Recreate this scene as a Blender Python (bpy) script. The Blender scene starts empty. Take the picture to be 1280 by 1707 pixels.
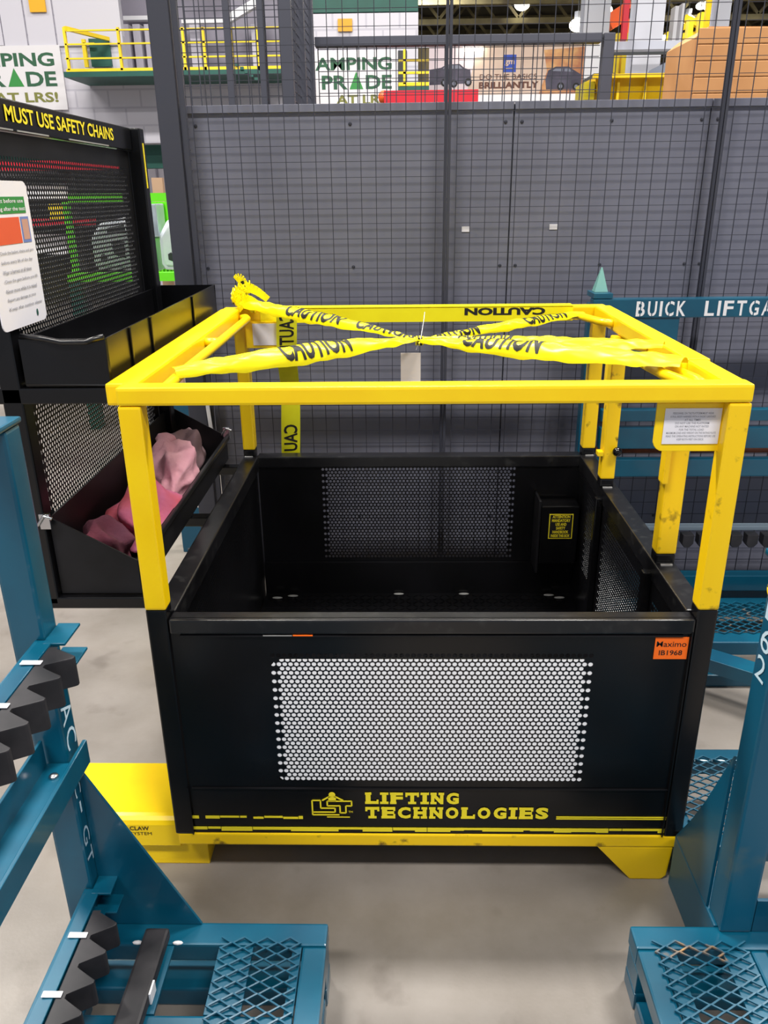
import bpy, bmesh, math, random
from mathutils import Vector, Matrix
random.seed(7)
SC = bpy.context.scene
COL = SC.collection
# ------------------------------------------------------------------ camera
F, CX, CY, HC = 1332.0, 640.0, 853.5, 1.578          # focal length in pixels of the 1280x1707 frame
def _k(px, py):
    return Vector(((px-CX)/F, (CY-py)/F, -1.0)).normalized()
_Y = _k(667, 322); _Z = -_k(679, 4190); _Z = (_Z - _Y*_Z.dot(_Y)).normalized(); _X = _Y.cross(_Z)
ROT = Matrix((_X, _Y, _Z))                            # camera -> world
cam = bpy.data.cameras.new('camera'); camo = bpy.data.objects.new('camera', cam); COL.objects.link(camo)
cam.sensor_fit = 'HORIZONTAL'; cam.sensor_width = 36; cam.lens = F/1280*36; cam.clip_end = 200
camo.matrix_world = Matrix.Translation((0, 0, HC)) @ ROT.to_4x4()
SC.camera = camo
C0 = Vector((0, 0, HC))
def at(px, py, y):                                    # point of the world on the plane Y = y
    d = ROT @ _k(px, py); return C0 + d*(y/d.y)
def atz(px, py, z):
    d = ROT @ _k(px, py); return C0 + d*((z-HC)/d.z)
# ------------------------------------------------------------------ world + lamps + exposure
w = bpy.data.worlds.new('world'); SC.world = w; w.use_nodes = True
w.node_tree.nodes['Background'].inputs[0].default_value = (0.80, 0.86, 1.0, 1)
w.node_tree.nodes['Background'].inputs[1].default_value = 0.30
def area(x, y, z, sx, sy, p, col=(1, .96, .9)):
    l = bpy.data.lights.new('ceiling_light', 'AREA'); l.shape = 'RECTANGLE'; l.size = sx; l.size_y = sy
    l.energy = p; l.color = col
    o = bpy.data.objects.new('ceiling_light', l); o.location = (x, y, z); COL.objects.link(o)
    return o
for (x, y, p) in ((-2.6, -1.6, 270), (2.6, -1.6, 270), (-2.8, 3.8, 480), (2.6, 3.8, 380), (0, 8.5, 130), (-7, 7.5, 140), (7, 8.5, 190), (-6, 15, 230), (4, 16, 450), (0, 26, 900), (12, 26, 900)):
    area(x, y, 7.2, 2.6, .7, p)
SC.view_settings.view_transform = 'Standard'; SC.view_settings.look = 'None'
SC.view_settings.exposure = 0.64; SC.view_settings.gamma = 1; SC.view_settings.use_curve_mapping = False
# ------------------------------------------------------------------ materials
def lin(c):
    return tuple((v/255/12.92 if v/255 <= .04045 else ((v/255+.055)/1.055)**2.4) for v in c)
def mat(name, rgb, rough=.5, metal=0, spec=.5, noise=None, nscale=8, bump=0, bscale=60, coat=0, emit=0, ndetail=5, ramp=(.4, .7)):
    m = bpy.data.materials.new(name); m.use_nodes = True; nt = m.node_tree; b = nt.nodes['Principled BSDF']
    c = lin(rgb); b.inputs['Base Color'].default_value = (*c, 1); b.inputs['Roughness'].default_value = rough
    b.inputs['Metallic'].default_value = metal; b.inputs['Specular IOR Level'].default_value = spec
    b.inputs['Coat Weight'].default_value = coat; b.inputs['Coat Roughness'].default_value = .08
    tc = nt.nodes.new('ShaderNodeTexCoord')
    if noise:
        n = nt.nodes.new('ShaderNodeTexNoise'); n.inputs['Scale'].default_value = nscale; n.inputs['Detail'].default_value = ndetail
        r = nt.nodes.new('ShaderNodeValToRGB'); r.color_ramp.elements[0].position = ramp[0]; r.color_ramp.elements[1].position = ramp[1]
        r.color_ramp.elements[0].color = (*c, 1); r.color_ramp.elements[1].color = (*lin(noise), 1)
        nt.links.new(tc.outputs['Object'], n.inputs['Vector']); nt.links.new(n.outputs['Fac'], r.inputs['Fac'])
        nt.links.new(r.outputs['Color'], b.inputs['Base Color'])
    if bump:
        n2 = nt.nodes.new('ShaderNodeTexNoise'); n2.inputs['Scale'].default_value = bscale; n2.inputs['Detail'].default_value = 3
        bp = nt.nodes.new('ShaderNodeBump'); bp.inputs['Strength'].default_value = bump; bp.inputs['Distance'].default_value = .004
        nt.links.new(tc.outputs['Object'], n2.inputs['Vector']); nt.links.new(n2.outputs['Fac'], bp.inputs['Height'])
        nt.links.new(bp.outputs['Normal'], b.inputs['Normal'])
    if emit:
        b.inputs['Emission Color'].default_value = (*c, 1); b.inputs['Emission Strength'].default_value = emit
    return m
BLACK = mat('black_gloss_paint', (9, 9, 11), .26, spec=.42, noise=(15, 15, 18), nscale=6, bump=.06, bscale=14)
BLACKM = mat('black_satin_paint', (15, 15, 18), .42, spec=.35, noise=(26, 26, 30), nscale=9)
RAIL = mat('worn_black_rail', (17, 17, 20), .28, spec=.6, noise=(46, 46, 46), nscale=30, ramp=(.55, .8))
YEL = mat('yellow_gloss_paint', (255, 216, 8), .3, noise=(248, 202, 4), nscale=5, bump=.05, bscale=12)
YELW = mat('worn_yellow_paint', (250, 206, 12), .36, noise=(104, 74, 16), nscale=24, ramp=(.64, .76), ndetail=10)
YDEC = mat('yellow_decal', (245, 225, 40), .5)
TEAL = mat('teal_gloss_paint', (4, 84, 110), .3, noise=(3, 68, 94), nscale=5, bump=.07, bscale=16, coat=.3)
TEALD = mat('teal_worn_paint', (4, 82, 110), .36, noise=(88, 100, 90), nscale=7, ramp=(.60, .82), ndetail=9)
TEALR = mat('teal_rusty_paint', (6, 82, 108), .4, noise=(176, 132, 70), nscale=13, ramp=(.60, .70), ndetail=8)
RUBBER = mat('black_rubber', (38, 38, 42), .5, spec=.35, noise=(52, 50, 54), nscale=20)
WHITE = mat('white_paint', (236, 236, 240), .55)
WTIE = mat('white_plastic', (235, 236, 242), .4)
PAPER = mat('white_paper', (232, 230, 238), .6)
GREYTX = mat('grey_print', (150, 150, 158), .6)
STEN = mat('pale_stencil_paint', (196, 222, 236), .6)
BACKW = mat('white_backing_sheet', (252, 252, 255), .45)
ORANGE = mat('orange_sticker', (255, 112, 22), .5)
BLK = mat('black_print', (18, 16, 16), .6)
BROWNP = mat('brown_print', (96, 58, 44), .6)
CHROME = mat('chrome_hardware', (205, 205, 208), .25, metal=1)
TAPE = mat('yellow_caution_tape', (252, 240, 20), .32, spec=.4, noise=(244, 228, 8), nscale=7)
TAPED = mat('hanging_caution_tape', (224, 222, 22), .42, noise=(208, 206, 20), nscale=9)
for m in (TAPE, TAPED):
    m.node_tree.nodes['Principled BSDF'].inputs['Transmission Weight'].default_value = 0
TAG = mat('cream_card', (226, 216, 206), .7)
FENCE = mat('charcoal_powder_coat', (58, 60, 72), .55)
WIRE = mat('charcoal_wire', (50, 52, 64), .5)
SHEET = mat('grey_sheet', (116, 118, 134), .55, noise=(104, 106, 122), nscale=3, bump=.03, bscale=5)
RUST = mat('rusty_pipe', (120, 62, 36), .6, noise=(88, 44, 28), nscale=30)
GREEN = mat('bright_green_paint', (96, 208, 24), .4)
DGREEN = mat('dark_green_steel', (24, 84, 74), .5, noise=(20, 70, 60), nscale=3)
DGREY = mat('dark_grey_steel', (52, 56, 58), .5, noise=(38, 42, 44), nscale=4)
SILVER = mat('bare_galvanised_panel', (188, 194, 208), .3, metal=.4, noise=(160, 166, 182), nscale=5)
EWHITE = mat('white_ecoat_panel', (238, 242, 250), .35, noise=(226, 230, 240), nscale=6)
RED = mat('red_paint', (190, 30, 48), .45)
ORGR = mat('robot_orange', (224, 92, 34), .5)
YFAR = mat('safety_yellow', (238, 208, 30), .5, noise=(226, 190, 20), nscale=3)
BINY = mat('bin_yellow', (232, 196, 10), .5, noise=(210, 172, 6), nscale=4)
CARD = mat('brown_board', (190, 138, 88), .7, noise=(174, 122, 74), nscale=3)
CARDL = mat('brown_board_joint', (150, 98, 56), .8)
BEIGE = mat('banner_beige', (206, 184, 168), .7, noise=(194, 168, 150), nscale=1.5)
BANW = mat('banner_white', (218, 216, 220), .7)
BANP = mat('banner_pink', (222, 206, 212), .7)
GTXT = mat('banner_green', (46, 92, 66), .7)
OTXT = mat('banner_olive', (122, 124, 62), .7)
BLUE = mat('blue_square_print', (38, 70, 168), .6)
CARDK = mat('vehicle_print_dark', (58, 54, 70), .6, noise=(84, 80, 98), nscale=4)
GLASSP = mat('vehicle_print_glass', (120, 124, 140), .5)
WARMP = mat('warm_print', (176, 112, 76), .6, noise=(214, 168, 110), nscale=5)
OLIVE = mat('olive_roof_steel', (112, 104, 70), .7, noise=(66, 58, 40), nscale=1.3)
DECK = mat('roof_deck', (78, 74, 54), .8, noise=(44, 40, 30), nscale=1)
LAMP = mat('lamp_glow', (255, 246, 226), .5, emit=9)
PURPLE = mat('purple_print', (88, 72, 150), .6)
GRNP = mat('notice_green', (52, 138, 66), .6)
REDP = mat('notice_red', (222, 92, 56), .6)
NBLU = mat('notice_blue', (110, 130, 190), .6)
SKIN = mat('notice_tan', (196, 150, 134), .6)
SCUFF = mat('bare_metal_scuff', (150, 150, 150), .5)
CLOTHP = mat('pale_pink_cloth', (214, 160, 172), .85, noise=(196, 134, 150), nscale=8, bump=.5, bscale=90)
CLOTHR = mat('rose_cloth', (196, 84, 100), .85, noise=(188, 108, 150), nscale=6, bump=.5, bscale=90)
CLOTHD = mat('maroon_cloth', (96, 38, 54), .9, noise=(74, 40, 60), nscale=6, bump=.5, bscale=90)
CLOTHG = mat('grey_pink_cloth', (138, 112, 118), .9, noise=(110, 84, 90), nscale=6, bump=.5, bscale=90)
# floor: sealed concrete with stains
def floor_mat():
    m = mat('sealed_concrete', (130, 123, 117), .32, spec=.6); nt = m.node_tree; b = nt.nodes['Principled BSDF']
    tc = nt.nodes.new('ShaderNodeTexCoord')
    n1 = nt.nodes.new('ShaderNodeTexNoise'); n1.inputs['Scale'].default_value = 1.6; n1.inputs['Detail'].default_value = 9; n1.inputs['Roughness'].default_value = .65
    n2 = nt.nodes.new('ShaderNodeTexNoise'); n2.inputs['Scale'].default_value = 7; n2.inputs['Detail'].default_value = 8
    n3 = nt.nodes.new('ShaderNodeTexNoise'); n3.inputs['Scale'].default_value = 120; n3.inputs['Detail'].default_value = 2
    r1 = nt.nodes.new('ShaderNodeValToRGB'); r1.color_ramp.elements[0].position = .35; r1.color_ramp.elements[1].position = .68
    r1.color_ramp.elements[0].color = (*lin((118, 111, 104)), 1); r1.color_ramp.elements[1].color = (*lin((142, 136, 131)), 1)
    r2 = nt.nodes.new('ShaderNodeValToRGB'); r2.color_ramp.elements[0].position = .28; r2.color_ramp.elements[1].position = .4
    r2.color_ramp.elements[0].color = (.55, .52, .5, 1); r2.color_ramp.elements[1].color = (1, 1, 1, 1)
    mx = nt.nodes.new('ShaderNodeMixRGB'); mx.blend_type = 'MULTIPLY'; mx.inputs[0].default_value = .5
    r3 = nt.nodes.new('ShaderNodeMapRange'); r3.inputs[3].default_value = .26; r3.inputs[4].default_value = .44
    for n in (n1, n2, n3): nt.links.new(tc.outputs['Object'], n.inputs['Vector'])
    nt.links.new(n1.outputs['Fac'], r1.inputs['Fac']); nt.links.new(n2.outputs['Fac'], r2.inputs['Fac'])
    nt.links.new(r1.outputs['Color'], mx.inputs[1]); nt.links.new(r2.outputs['Color'], mx.inputs[2])
    nt.links.new(mx.outputs['Color'], b.inputs['Base Color']); nt.links.new(n2.outputs['Fac'], r3.inputs[0]); nt.links.new(r3.outputs[0], b.inputs['Roughness'])
    bp = nt.nodes.new('ShaderNodeBump'); bp.inputs['Strength'].default_value = .06; bp.inputs['Distance'].default_value = .003
    nt.links.new(n3.outputs['Fac'], bp.inputs['Height']); nt.links.new(bp.outputs['Normal'], b.inputs['Normal'])
    return m
CONC = floor_mat()
def block_mat(name, rgb, joint, bw, bh):              # painted block wall, far away
    m = mat(name, rgb, .6); nt = m.node_tree; b = nt.nodes['Principled BSDF']
    tc = nt.nodes.new('ShaderNodeTexCoord'); sp = nt.nodes.new('ShaderNodeSeparateXYZ'); cb = nt.nodes.new('ShaderNodeCombineXYZ')
    br = nt.nodes.new('ShaderNodeTexBrick'); br.inputs['Scale'].default_value = 1; br.inputs['Brick Width'].default_value = bw
    br.inputs['Row Height'].default_value = bh; br.inputs['Mortar Size'].default_value = .012
    br.inputs['Color1'].default_value = (*lin(rgb), 1); br.inputs['Color2'].default_value = (*lin(rgb), 1); br.inputs['Mortar'].default_value = (*lin(joint), 1)
    nt.links.new(tc.outputs['Object'], sp.inputs[0]); nt.links.new(sp.outputs['X'], cb.inputs['X']); nt.links.new(sp.outputs['Z'], cb.inputs['Y'])
    nt.links.new(cb.outputs[0], br.inputs['Vector']); nt.links.new(br.outputs['Color'], b.inputs['Base Color'])
    return m
WALLW = mat('white_cladding', (200, 198, 208), .6)
BLOCK = block_mat('painted_block_wall', (202, 200, 210), (184, 182, 194), .4, .2)
# ------------------------------------------------------------------ mesh helpers
class MB:
    def __init__(s): s.v = []; s.f = []; s.m = []
    def add(s, vs, fs, mi=0):
        n = len(s.v); s.v += [tuple(p) for p in vs]; s.f += [tuple(i+n for i in f) for f in fs]; s.m += [mi]*len(fs); return s
    def box(s, x0, x1, y0, y1, z0, z1, mi=0):
        v = [(x, y, z) for z in (z0, z1) for y in (y0, y1) for x in (x0, x1)]
        return s.add(v, [(0, 2, 3, 1), (4, 5, 7, 6), (0, 1, 5, 4), (2, 6, 7, 3), (0, 4, 6, 2), (1, 3, 7, 5)], mi)
    def bar(s, p, q, a, b, up=(0, 0, 1), mi=0):       # box from p to q, a wide sideways, b along up
        p = Vector(p); q = Vector(q); d = (q-p).normalized(); up = Vector(up)
        sd = d.cross(up)
        if sd.length < 1e-4: sd = d.cross(Vector((0, 1, 0)))
        sd.normalize(); u = sd.cross(d).normalized(); sd = sd*a/2; u = u*b/2
        v = [p-sd-u, p+sd-u, p+sd+u, p-sd+u, q-sd-u, q+sd-u, q+sd+u, q-sd+u]
        return s.add(v, [(3, 2, 1, 0), (4, 5, 6, 7), (0, 1, 5, 4), (1, 2, 6, 5), (2, 3, 7, 6), (3, 0, 4, 7)], mi)
    def tube(s, pts, r, n=10, mi=0, cap=True):
        pts = [Vector(p) for p in pts]; rings = []
        for i, p in enumerate(pts):
            d = (pts[min(i+1, len(pts)-1)]-pts[max(i-1, 0)]).normalized()
            a = d.cross(Vector((0, 0, 1)))
            if a.length < 1e-3: a = d.cross(Vector((0, 1, 0)))
            a.normalize(); b = a.cross(d)
            rings.append([p+(a*math.cos(t)+b*math.sin(t))*r for t in [2*math.pi*k/n for k in range(n)]])
        vs = [p for g in rings for p in g]; fs = []
        for i in range(len(rings)-1):
            for k in range(n):
                fs.append((i*n+k, i*n+(k+1) % n, (i+1)*n+(k+1) % n, (i+1)*n+k))
        if cap: fs += [tuple(range(n)), tuple(reversed(range((len(rings)-1)*n, len(rings)*n)))]
        return s.add(vs, fs, mi)
    def prism(s, poly, axis, a, b, mi=0):             # poly: 2D points; axis x: (y,z), y: (x,z), z: (x,y)
        def P(u, v, t): return {'x': (t, u, v), 'y': (u, t, v), 'z': (u, v, t)}[axis]
        n = len(poly); vs = [P(u, v, a) for u, v in poly]+[P(u, v, b) for u, v in poly]
        return s.add(vs, [tuple(range(n)), tuple(reversed(range(n, 2*n)))]+[(i, (i+1) % n, n+(i+1) % n, n+i) for i in range(n)], mi)
    def quad(s, a, b, c, d, mi=0): return s.add([a, b, c, d], [(0, 1, 2, 3)], mi)
    def ball(s, c, r, n=10, mi=0, sq=(1, 1, 1)):
        vs = []; fs = []
        for i in range(n+1):
            for k in range(n):
                t = math.pi*i/n; a = 2*math.pi*k/n
                vs.append((c[0]+r*sq[0]*math.sin(t)*math.cos(a), c[1]+r*sq[1]*math.sin(t)*math.sin(a), c[2]+r*sq[2]*math.cos(t)))
        for i in range(n):
            for k in range(n): fs.append((i*n+k, i*n+(k+1) % n, (i+1)*n+(k+1) % n, (i+1)*n+k))
        return s.add(vs, fs, mi)
    def build(s, name, mats, parent=None, bevel=0, smooth=False, kind=None, label=None):
        if not isinstance(mats, (list, tuple)): mats = [mats]
        me = bpy.data.meshes.new(name)
        off = parent_origin(parent)
        me.from_pydata([(x-off[0], y-off[1], z-off[2]) for x, y, z in s.v], [], s.f)
        for m in mats: me.materials.append(m)
        if len(mats) > 1: me.polygons.foreach_set('material_index', s.m)
        if bevel:
            bm = bmesh.new(); bm.from_mesh(me); bmesh.ops.remove_doubles(bm, verts=bm.verts, dist=1e-5)
            bmesh.ops.recalc_face_normals(bm, faces=bm.faces)
            es = [e for e in bm.edges if len(e.link_faces) == 2 and e.calc_face_angle(0) > .6]
            bmesh.ops.bevel(bm, geom=es, offset=bevel, segments=2, profile=.6, affect='EDGES', clamp_overlap=True)
            bm.to_mesh(me); bm.free()
        else:
            if len(s.f) < 4000:
                bm = bmesh.new(); bm.from_mesh(me); bmesh.ops.recalc_face_normals(bm, faces=bm.faces); bm.to_mesh(me); bm.free()
        if smooth: me.polygons.foreach_set('use_smooth', [True]*len(me.polygons))
        o = bpy.data.objects.new(name, me); COL.objects.link(o)
        if parent is not None: o.parent = parent
        else: o.location = (0, 0, 0)
        if kind: o['kind'] = kind
        if label: o['label'] = label
        return o
ORG = {}
def parent_origin(p):
    if p is None: return (0, 0, 0)
    o = [0, 0, 0]; q = p
    while q is not None:
        for i in range(3): o[i] += q.location[i]
        q = q.parent
    return o
def tag(o, label, cat, group=None):
    o['label'] = label; o['category'] = cat
    if group: o['group'] = group
    return o
def thing(name, label, cat, loc, group=None):
    o = bpy.data.objects.new(name, None); COL.objects.link(o); o.location = loc; o.empty_display_size = .1
    return tag(o, label, cat, group)
def solo(o):                                          # move the origin of a one-mesh thing to its base
    me = o.data; n = len(me.vertices)
    xs = [v.co.x for v in me.vertices]; ys = [v.co.y for v in me.vertices]; zs = [v.co.z for v in me.vertices]
    c = Vector(((min(xs)+max(xs))/2, (min(ys)+max(ys))/2, min(zs)))
    me.transform(Matrix.Translation(-c)); o.location = c; return o
# ---- lettering
_cache = {}
def glyph(text, bold=0.0, spacing=1.0):
    key = (text, bold, spacing)
    if key in _cache: return _cache[key]
    cu = bpy.data.curves.new('t', 'FONT'); cu.body = text; cu.size = 1; cu.offset = bold; cu.space_character = spacing
    cu.resolution_u = 3; cu.fill_mode = 'FRONT'
    o = bpy.data.objects.new('t', cu); COL.objects.link(o)
    dg = bpy.context.evaluated_depsgraph_get(); me = o.evaluated_get(dg).to_mesh()
    vs = [(v.co.x, v.co.y) for v in me.vertices]; fs = [tuple(p.vertices) for p in me.polygons]
    o.evaluated_get(dg).to_mesh_clear(); bpy.data.objects.remove(o); bpy.data.curves.remove(cu)
    _cache[key] = (vs, fs); return vs, fs
def cut_glyph(text, bold=.0, spacing=1.0, nu=40, nv=9):
    key = ('cut', text, bold, spacing)
    if key in _cache: return _cache[key]
    vs, fs = glyph(text, bold, spacing); bm = bmesh.new(); bv = [bm.verts.new((x, y, 0)) for x, y in vs]
    for f in fs:
        try: bm.faces.new([bv[i] for i in f])
        except ValueError: pass
    x0 = min(v[0] for v in vs); x1 = max(v[0] for v in vs); y0 = min(v[1] for v in vs); y1 = max(v[1] for v in vs)
    for i in range(1, nv): bmesh.ops.bisect_plane(bm, geom=bm.verts[:]+bm.edges[:]+bm.faces[:], plane_co=(0, y0+(y1-y0)*i/nv, 0), plane_no=(0, 1, 0))
    for i in range(1, nu): bmesh.ops.bisect_plane(bm, geom=bm.verts[:]+bm.edges[:]+bm.faces[:], plane_co=(x0+(x1-x0)*i/nu, 0, 0), plane_no=(1, 0, 0))
    bmesh.ops.triangulate(bm, faces=bm.faces[:]); bm.verts.index_update()
    r = ([(v.co.x, v.co.y) for v in bm.verts], [tuple(v.index for v in f.verts) for f in bm.faces]); bm.free(); _cache[key] = r; return r
def letters(mb, text, fn, mi=1, bold=0.0, spacing=1.0, fit=None):
    """glyph outlines normalised to u in 0..1 over the text's width and v in 0..1 over its height, then placed by fn(u, v)"""
    vs, fs = glyph(text, bold, spacing)
    if not vs: return
    x0 = min(v[0] for v in vs); x1 = max(v[0] for v in vs); y0 = min(v[1] for v in vs); y1 = max(v[1] for v in vs)
    mb.add([fn((x-x0)/(x1-x0), (y-y0)/(y1-y0)) for x, y in vs], fs, mi)
def plane_fn(o, u, v):                                # o + a*u + b*v
    o, u, v = Vector(o), Vector(u), Vector(v)
    return lambda a, b: o+u*a+v*b
# ---- perforated plate: real staggered round holes in a solid border
def perf(mb, O, U, V, W, H, f, pitch=.0129, r=.0047, n=8, depth=None, N=None):
    O, U, V = Vector(O), Vector(U).normalized(), Vector(V).normalized()
    P = lambda a, b: O+U*a+V*b
    u0, u1, v0, v1 = f; rh = pitch*.866; nc = max(2, int(round((u1-u0)/pitch))); nr = max(2, int(round((v1-v0)/rh)))
    u1 = u0+nc*pitch; v1 = v0+nr*rh
    for a0, a1, b0, b1 in ((0, W, 0, v0), (0, W, v1, H), (0, u0, v0, v1), (u1, W, v0, v1)):
        if a1-a0 > 1e-6 and b1-b0 > 1e-6: mb.quad(P(a0, b0), P(a1, b0), P(a1, b1), P(a0, b1))
    k = n//4
    for j in range(nr):
        odd = j % 2; c0 = u0+(pitch*1.5 if odd else 0); b0 = v0+j*rh
        if odd:
            mb.quad(P(u0, b0), P(u0+pitch*1.5, b0), P(u0+pitch*1.5, b0+rh), P(u0, b0+rh))
            mb.quad(P(u1-pitch*1.5, b0), P(u1, b0), P(u1, b0+rh), P(u1-pitch*1.5, b0+rh))
        for i in range(nc-3*odd):
            a0 = c0+i*pitch; cu = a0+pitch/2; cv = b0+rh/2; out = []; inn = []; inn2 = []
            for q in range(n):
                t = 2*math.pi*(q+.5)/n - math.pi/4 - math.pi/n
                ct, st = math.cos(t), math.sin(t); m = max(abs(ct), abs(st))
                out.append(P(cu+ct/m*pitch/2, cv+st/m*rh/2)); inn.append(P(cu+ct*r, cv+st*r))
                if depth: inn2.append(inn[-1]+N*depth)
            vs = out+inn+inn2; fs = [(q, (q+1) % n, n+(q+1) % n, n+q) for q in range(n)]
            if depth: fs += [(n+q, n+(q+1) % n, 2*n+(q+1) % n, 2*n+q) for q in range(n)]
            mb.add(vs, fs)
# ---- expanded metal: raised diamond mesh
def expanded(mb, x0, x1, y0, y1, z, lx=.047, ly=.025, t=.0032, h=.0036, mi=0):
    nr = int((y1-y0)/(ly/2)); nx = int((x1-x0)/(lx/2))
    for j in range(nr):
        ya = y0+j*ly/2
        for i in range(nx):
            p = (x0+i*lx/2, ya+(ly/2 if (i+j) % 2 else 0), z+.003+(.003 if (i+j) % 2 else 0)); q = (x0+(i+1)*lx/2, ya+(0 if (i+j) % 2 else ly/2), z+.003+(0 if (i+j) % 2 else .003))
            mb.bar(p, q, t, h)
# ---- framed wire mesh: wires only
def wires(mb, P, u0, u1, v0, v1, su, sv, t, depth=(0, 1, 0), mi=0, th=.7):
    nu = int((u1-u0)/su); nv = int((v1-v0)/sv)
    for i in range(nu+1):
        u = u0+i*su; mb.bar(P(u, v0), P(u, v1), t, t, up=depth, mi=mi)
    for j in range(nv+1):
        v = v0+j*sv; mb.bar(P(u0, v), P(u1, v), t*th, t*th, up=depth, mi=mi)

# ================================================================== SETTING
fl = MB().box(-16, 20, -4, 48, -.2, 0).build('floor', CONC); fl['kind'] = 'structure'
cl = MB().box(-16, 20, -4, 48, 8.6, 8.8).build('ceiling', DECK); cl['kind'] = 'structure'
wb = MB().box(-16, 20, 47.6, 48, 0, 8.6).build('wall_back', BLOCK); wb['kind'] = 'structure'
wl = MB().box(-16.3, -16, -4, 48, 0, 8.6).build('wall_left', BLOCK); wl['kind'] = 'structure'
wr = MB().box(20, 20.3, -4, 48, 0, 8.6).build('wall_right', BLOCK); wr['kind'] = 'structure'
for yy in range(12, 46, 3):                            # roof steel: lattice trusses across the hall
    t = thing('roof_truss', '', 'roof truss', (2, yy+.5, 6.7), 'olive lattice roof trusses crossing under the roof deck')
    tb = MB().bar((-15.8, yy+.5, 6.8), (19.8, yy+.5, 6.8), .16, .16).build('bottom_chord', OLIVE, t)
    MB().bar((-15.8, yy+.5, 8.45), (19.8, yy+.5, 8.45), .16, .16).build('top_chord', OLIVE, t)
    b = MB(); x = -15.6; k = 0
    while x < 18.5:
        b.bar((x, yy+.5, 6.88 if k % 2 else 8.37), (x+1.3, yy+.5, 8.37 if k % 2 else 6.88), .09, .09, up=(0, 1, 0)); x += 1.3; k += 1
    b.build('lattice_bracing', OLIVE, t)
    t['label'] = 'olive steel lattice roof truss crossing the hall under the dark roof deck'
for xx in (-9, -3, 3, 9, 15):
    o = MB().box(xx-.08, xx+.08, 10, 47.5, 8.1, 8.28).build('roof_purlin', OLIVE)
    tag(solo(o), 'long olive roof purlin running away under the roof deck', 'beam', 'purlins under the roof deck')

# ================================================================== LIFTING BASKET
XL, XR, YF, YB = -.55, .67, 1.502, 2.70               # outer faces
ZB, ZR, ZP, ZT = .139, .729, .753, 1.232              # panel bottom, rim, colour change on the posts, top of the guard
B = thing('lifting_basket', 'large black perforated steel lifting basket with a yellow overhead guard frame, in the middle', 'basket', (.06, 2.1, 0))
XI0, XI1 = XL+.048, XR-.045                           # between the posts
# front panel with the field of round holes
m = MB()
perf(m, (XI0, YF+.006, ZB), (1, 0, 0), (0, 0, 1), XI1-XI0, ZR-ZB, (-.290-XI0, .4195-XI0, .2975-ZB, .645-ZB), n=12, r=.0054, depth=.0006, N=Vector((0, 1, 0)))
m.box(XI0, XI1, YF+.012, YF+.014, ZB, .285); m.box(XI0, XI1, YF+.012, YF+.014, .66, ZR)
fp = m.build('front_panel', BLACK, B)
MB().box(XI0, XI1, YF, YF+.040, ZR-.034, ZR).build('top_rail', RAIL, B, bevel=.004)
MB().box(XI0+.005, XI1-.005, YF+.002, YF+.008, .2745, .2770).build('panel_seam', BLACKM, fp)
MB().box(XI0+.02, XI1-.02, YF+.001, YF+.007, .688, .6905).build('panel_seam', BLACKM, fp)
MB().box(-.235, -.192, YF-.0008, YF+.0005, .6905, .6935).build('scuff_mark', ORANGE, B); MB().box(-.30, -.237, YF-.0008, YF+.0005, .6905, .6925).build('scuff_mark', SCUFF, B)
# white sheet behind the holes, rounded corners
pts = []
for cx_, cz_, a0 in ((.405, .323, -90), (.405, .597, 0), (-.262, .597, 90), (-.262, .323, 180)):
    for k in range(7): a = math.radians(a0+k*15); pts.append((cx_+.03*math.cos(a), cz_+.03*math.sin(a)))
MB().prism(pts, 'y', YF+.0068, YF+.0098).build('backing_sheet', BACKW, B, label='white backing sheet behind the round holes')
# stickers and print on the front
s = MB(); s.box(.5465, .618, YF+.0040, YF+.0055, .631, .685)
letters(s, 'Maximo', plane_fn((.550, YF+.0036, .662), (.064, 0, 0), (0, 0, .0135)), 1, bold=.004)
letters(s, 'IB1968', plane_fn((.557, YF+.0036, .641), (.050, 0, 0), (0, 0, .0125)), 1, bold=.012)
s.build('asset_sticker', [ORANGE, BLK], fp, label='orange asset sticker')
def slab(mb, text, x, z, h, adv, y):                  # bold slab-serif capitals, letter by letter
    for ch in text:
        wd = adv*(.62 if ch == 'I' else 1.0); gw = wd*(.46 if ch == 'I' else .80)
        letters(mb, ch, plane_fn((x+(wd-gw)/2, y, z), (gw, 0, 0), (0, 0, h)), 0, bold=.055)
        sf = h*.20; L = x+.06*wd; Rr = x+wd*.94; c = x+wd/2
        def sb(a, b, zz): mb.box(a, b, y-.0002, y+.0001, zz, zz+sf)
        if ch == 'I': sb(L, Rr, z); sb(L, Rr, z+h-sf)
        if ch in 'LFE': sb(L, L+.42*wd, z); sb(L, L+.42*wd, z+h-sf)
        if ch == 'T': sb(c-.26*wd, c+.26*wd, z); mb.box(L, L+.13*wd, y-.0002, y+.0001, z+h*.62, z+h); mb.box(Rr-.13*wd, Rr, y-.0002, y+.0001, z+h*.62, z+h)
        if ch in 'LE': mb.box(Rr-.13*wd, Rr, y-.0002, y+.0001, z, z+h*.38)
        if ch == 'E': mb.box(Rr-.13*wd, Rr, y-.0002, y+.0001, z+h*.66, z+h)
        if ch in 'HN':
            sb(L, L+.40*wd, z+h-sf); sb(L, L+.40*wd, z); sb(Rr-.36*wd, Rr, z+h-sf)
            if ch == 'H': sb(Rr-.40*wd, Rr, z)
        x += wd
    return x
s = MB(); yy = YF+.0040
slab(s, 'LIFTING', -.090, .2305, .0340, .0365, yy)
slab(s, 'TECHNOLOGIES', -.090, .1870, .0345, .0380, yy)
s.build('maker_lettering', YDEC, fp, label='yellow slab-serif lettering')
s = MB()                                              # L and T outline mark under a hook
def seg(*p, t=.0035):
    for a, b in zip(p, p[1:]): s.bar((a[0], yy, a[1]), (b[0], yy, b[1]), t, .0006, up=(0, 1, 0))
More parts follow.
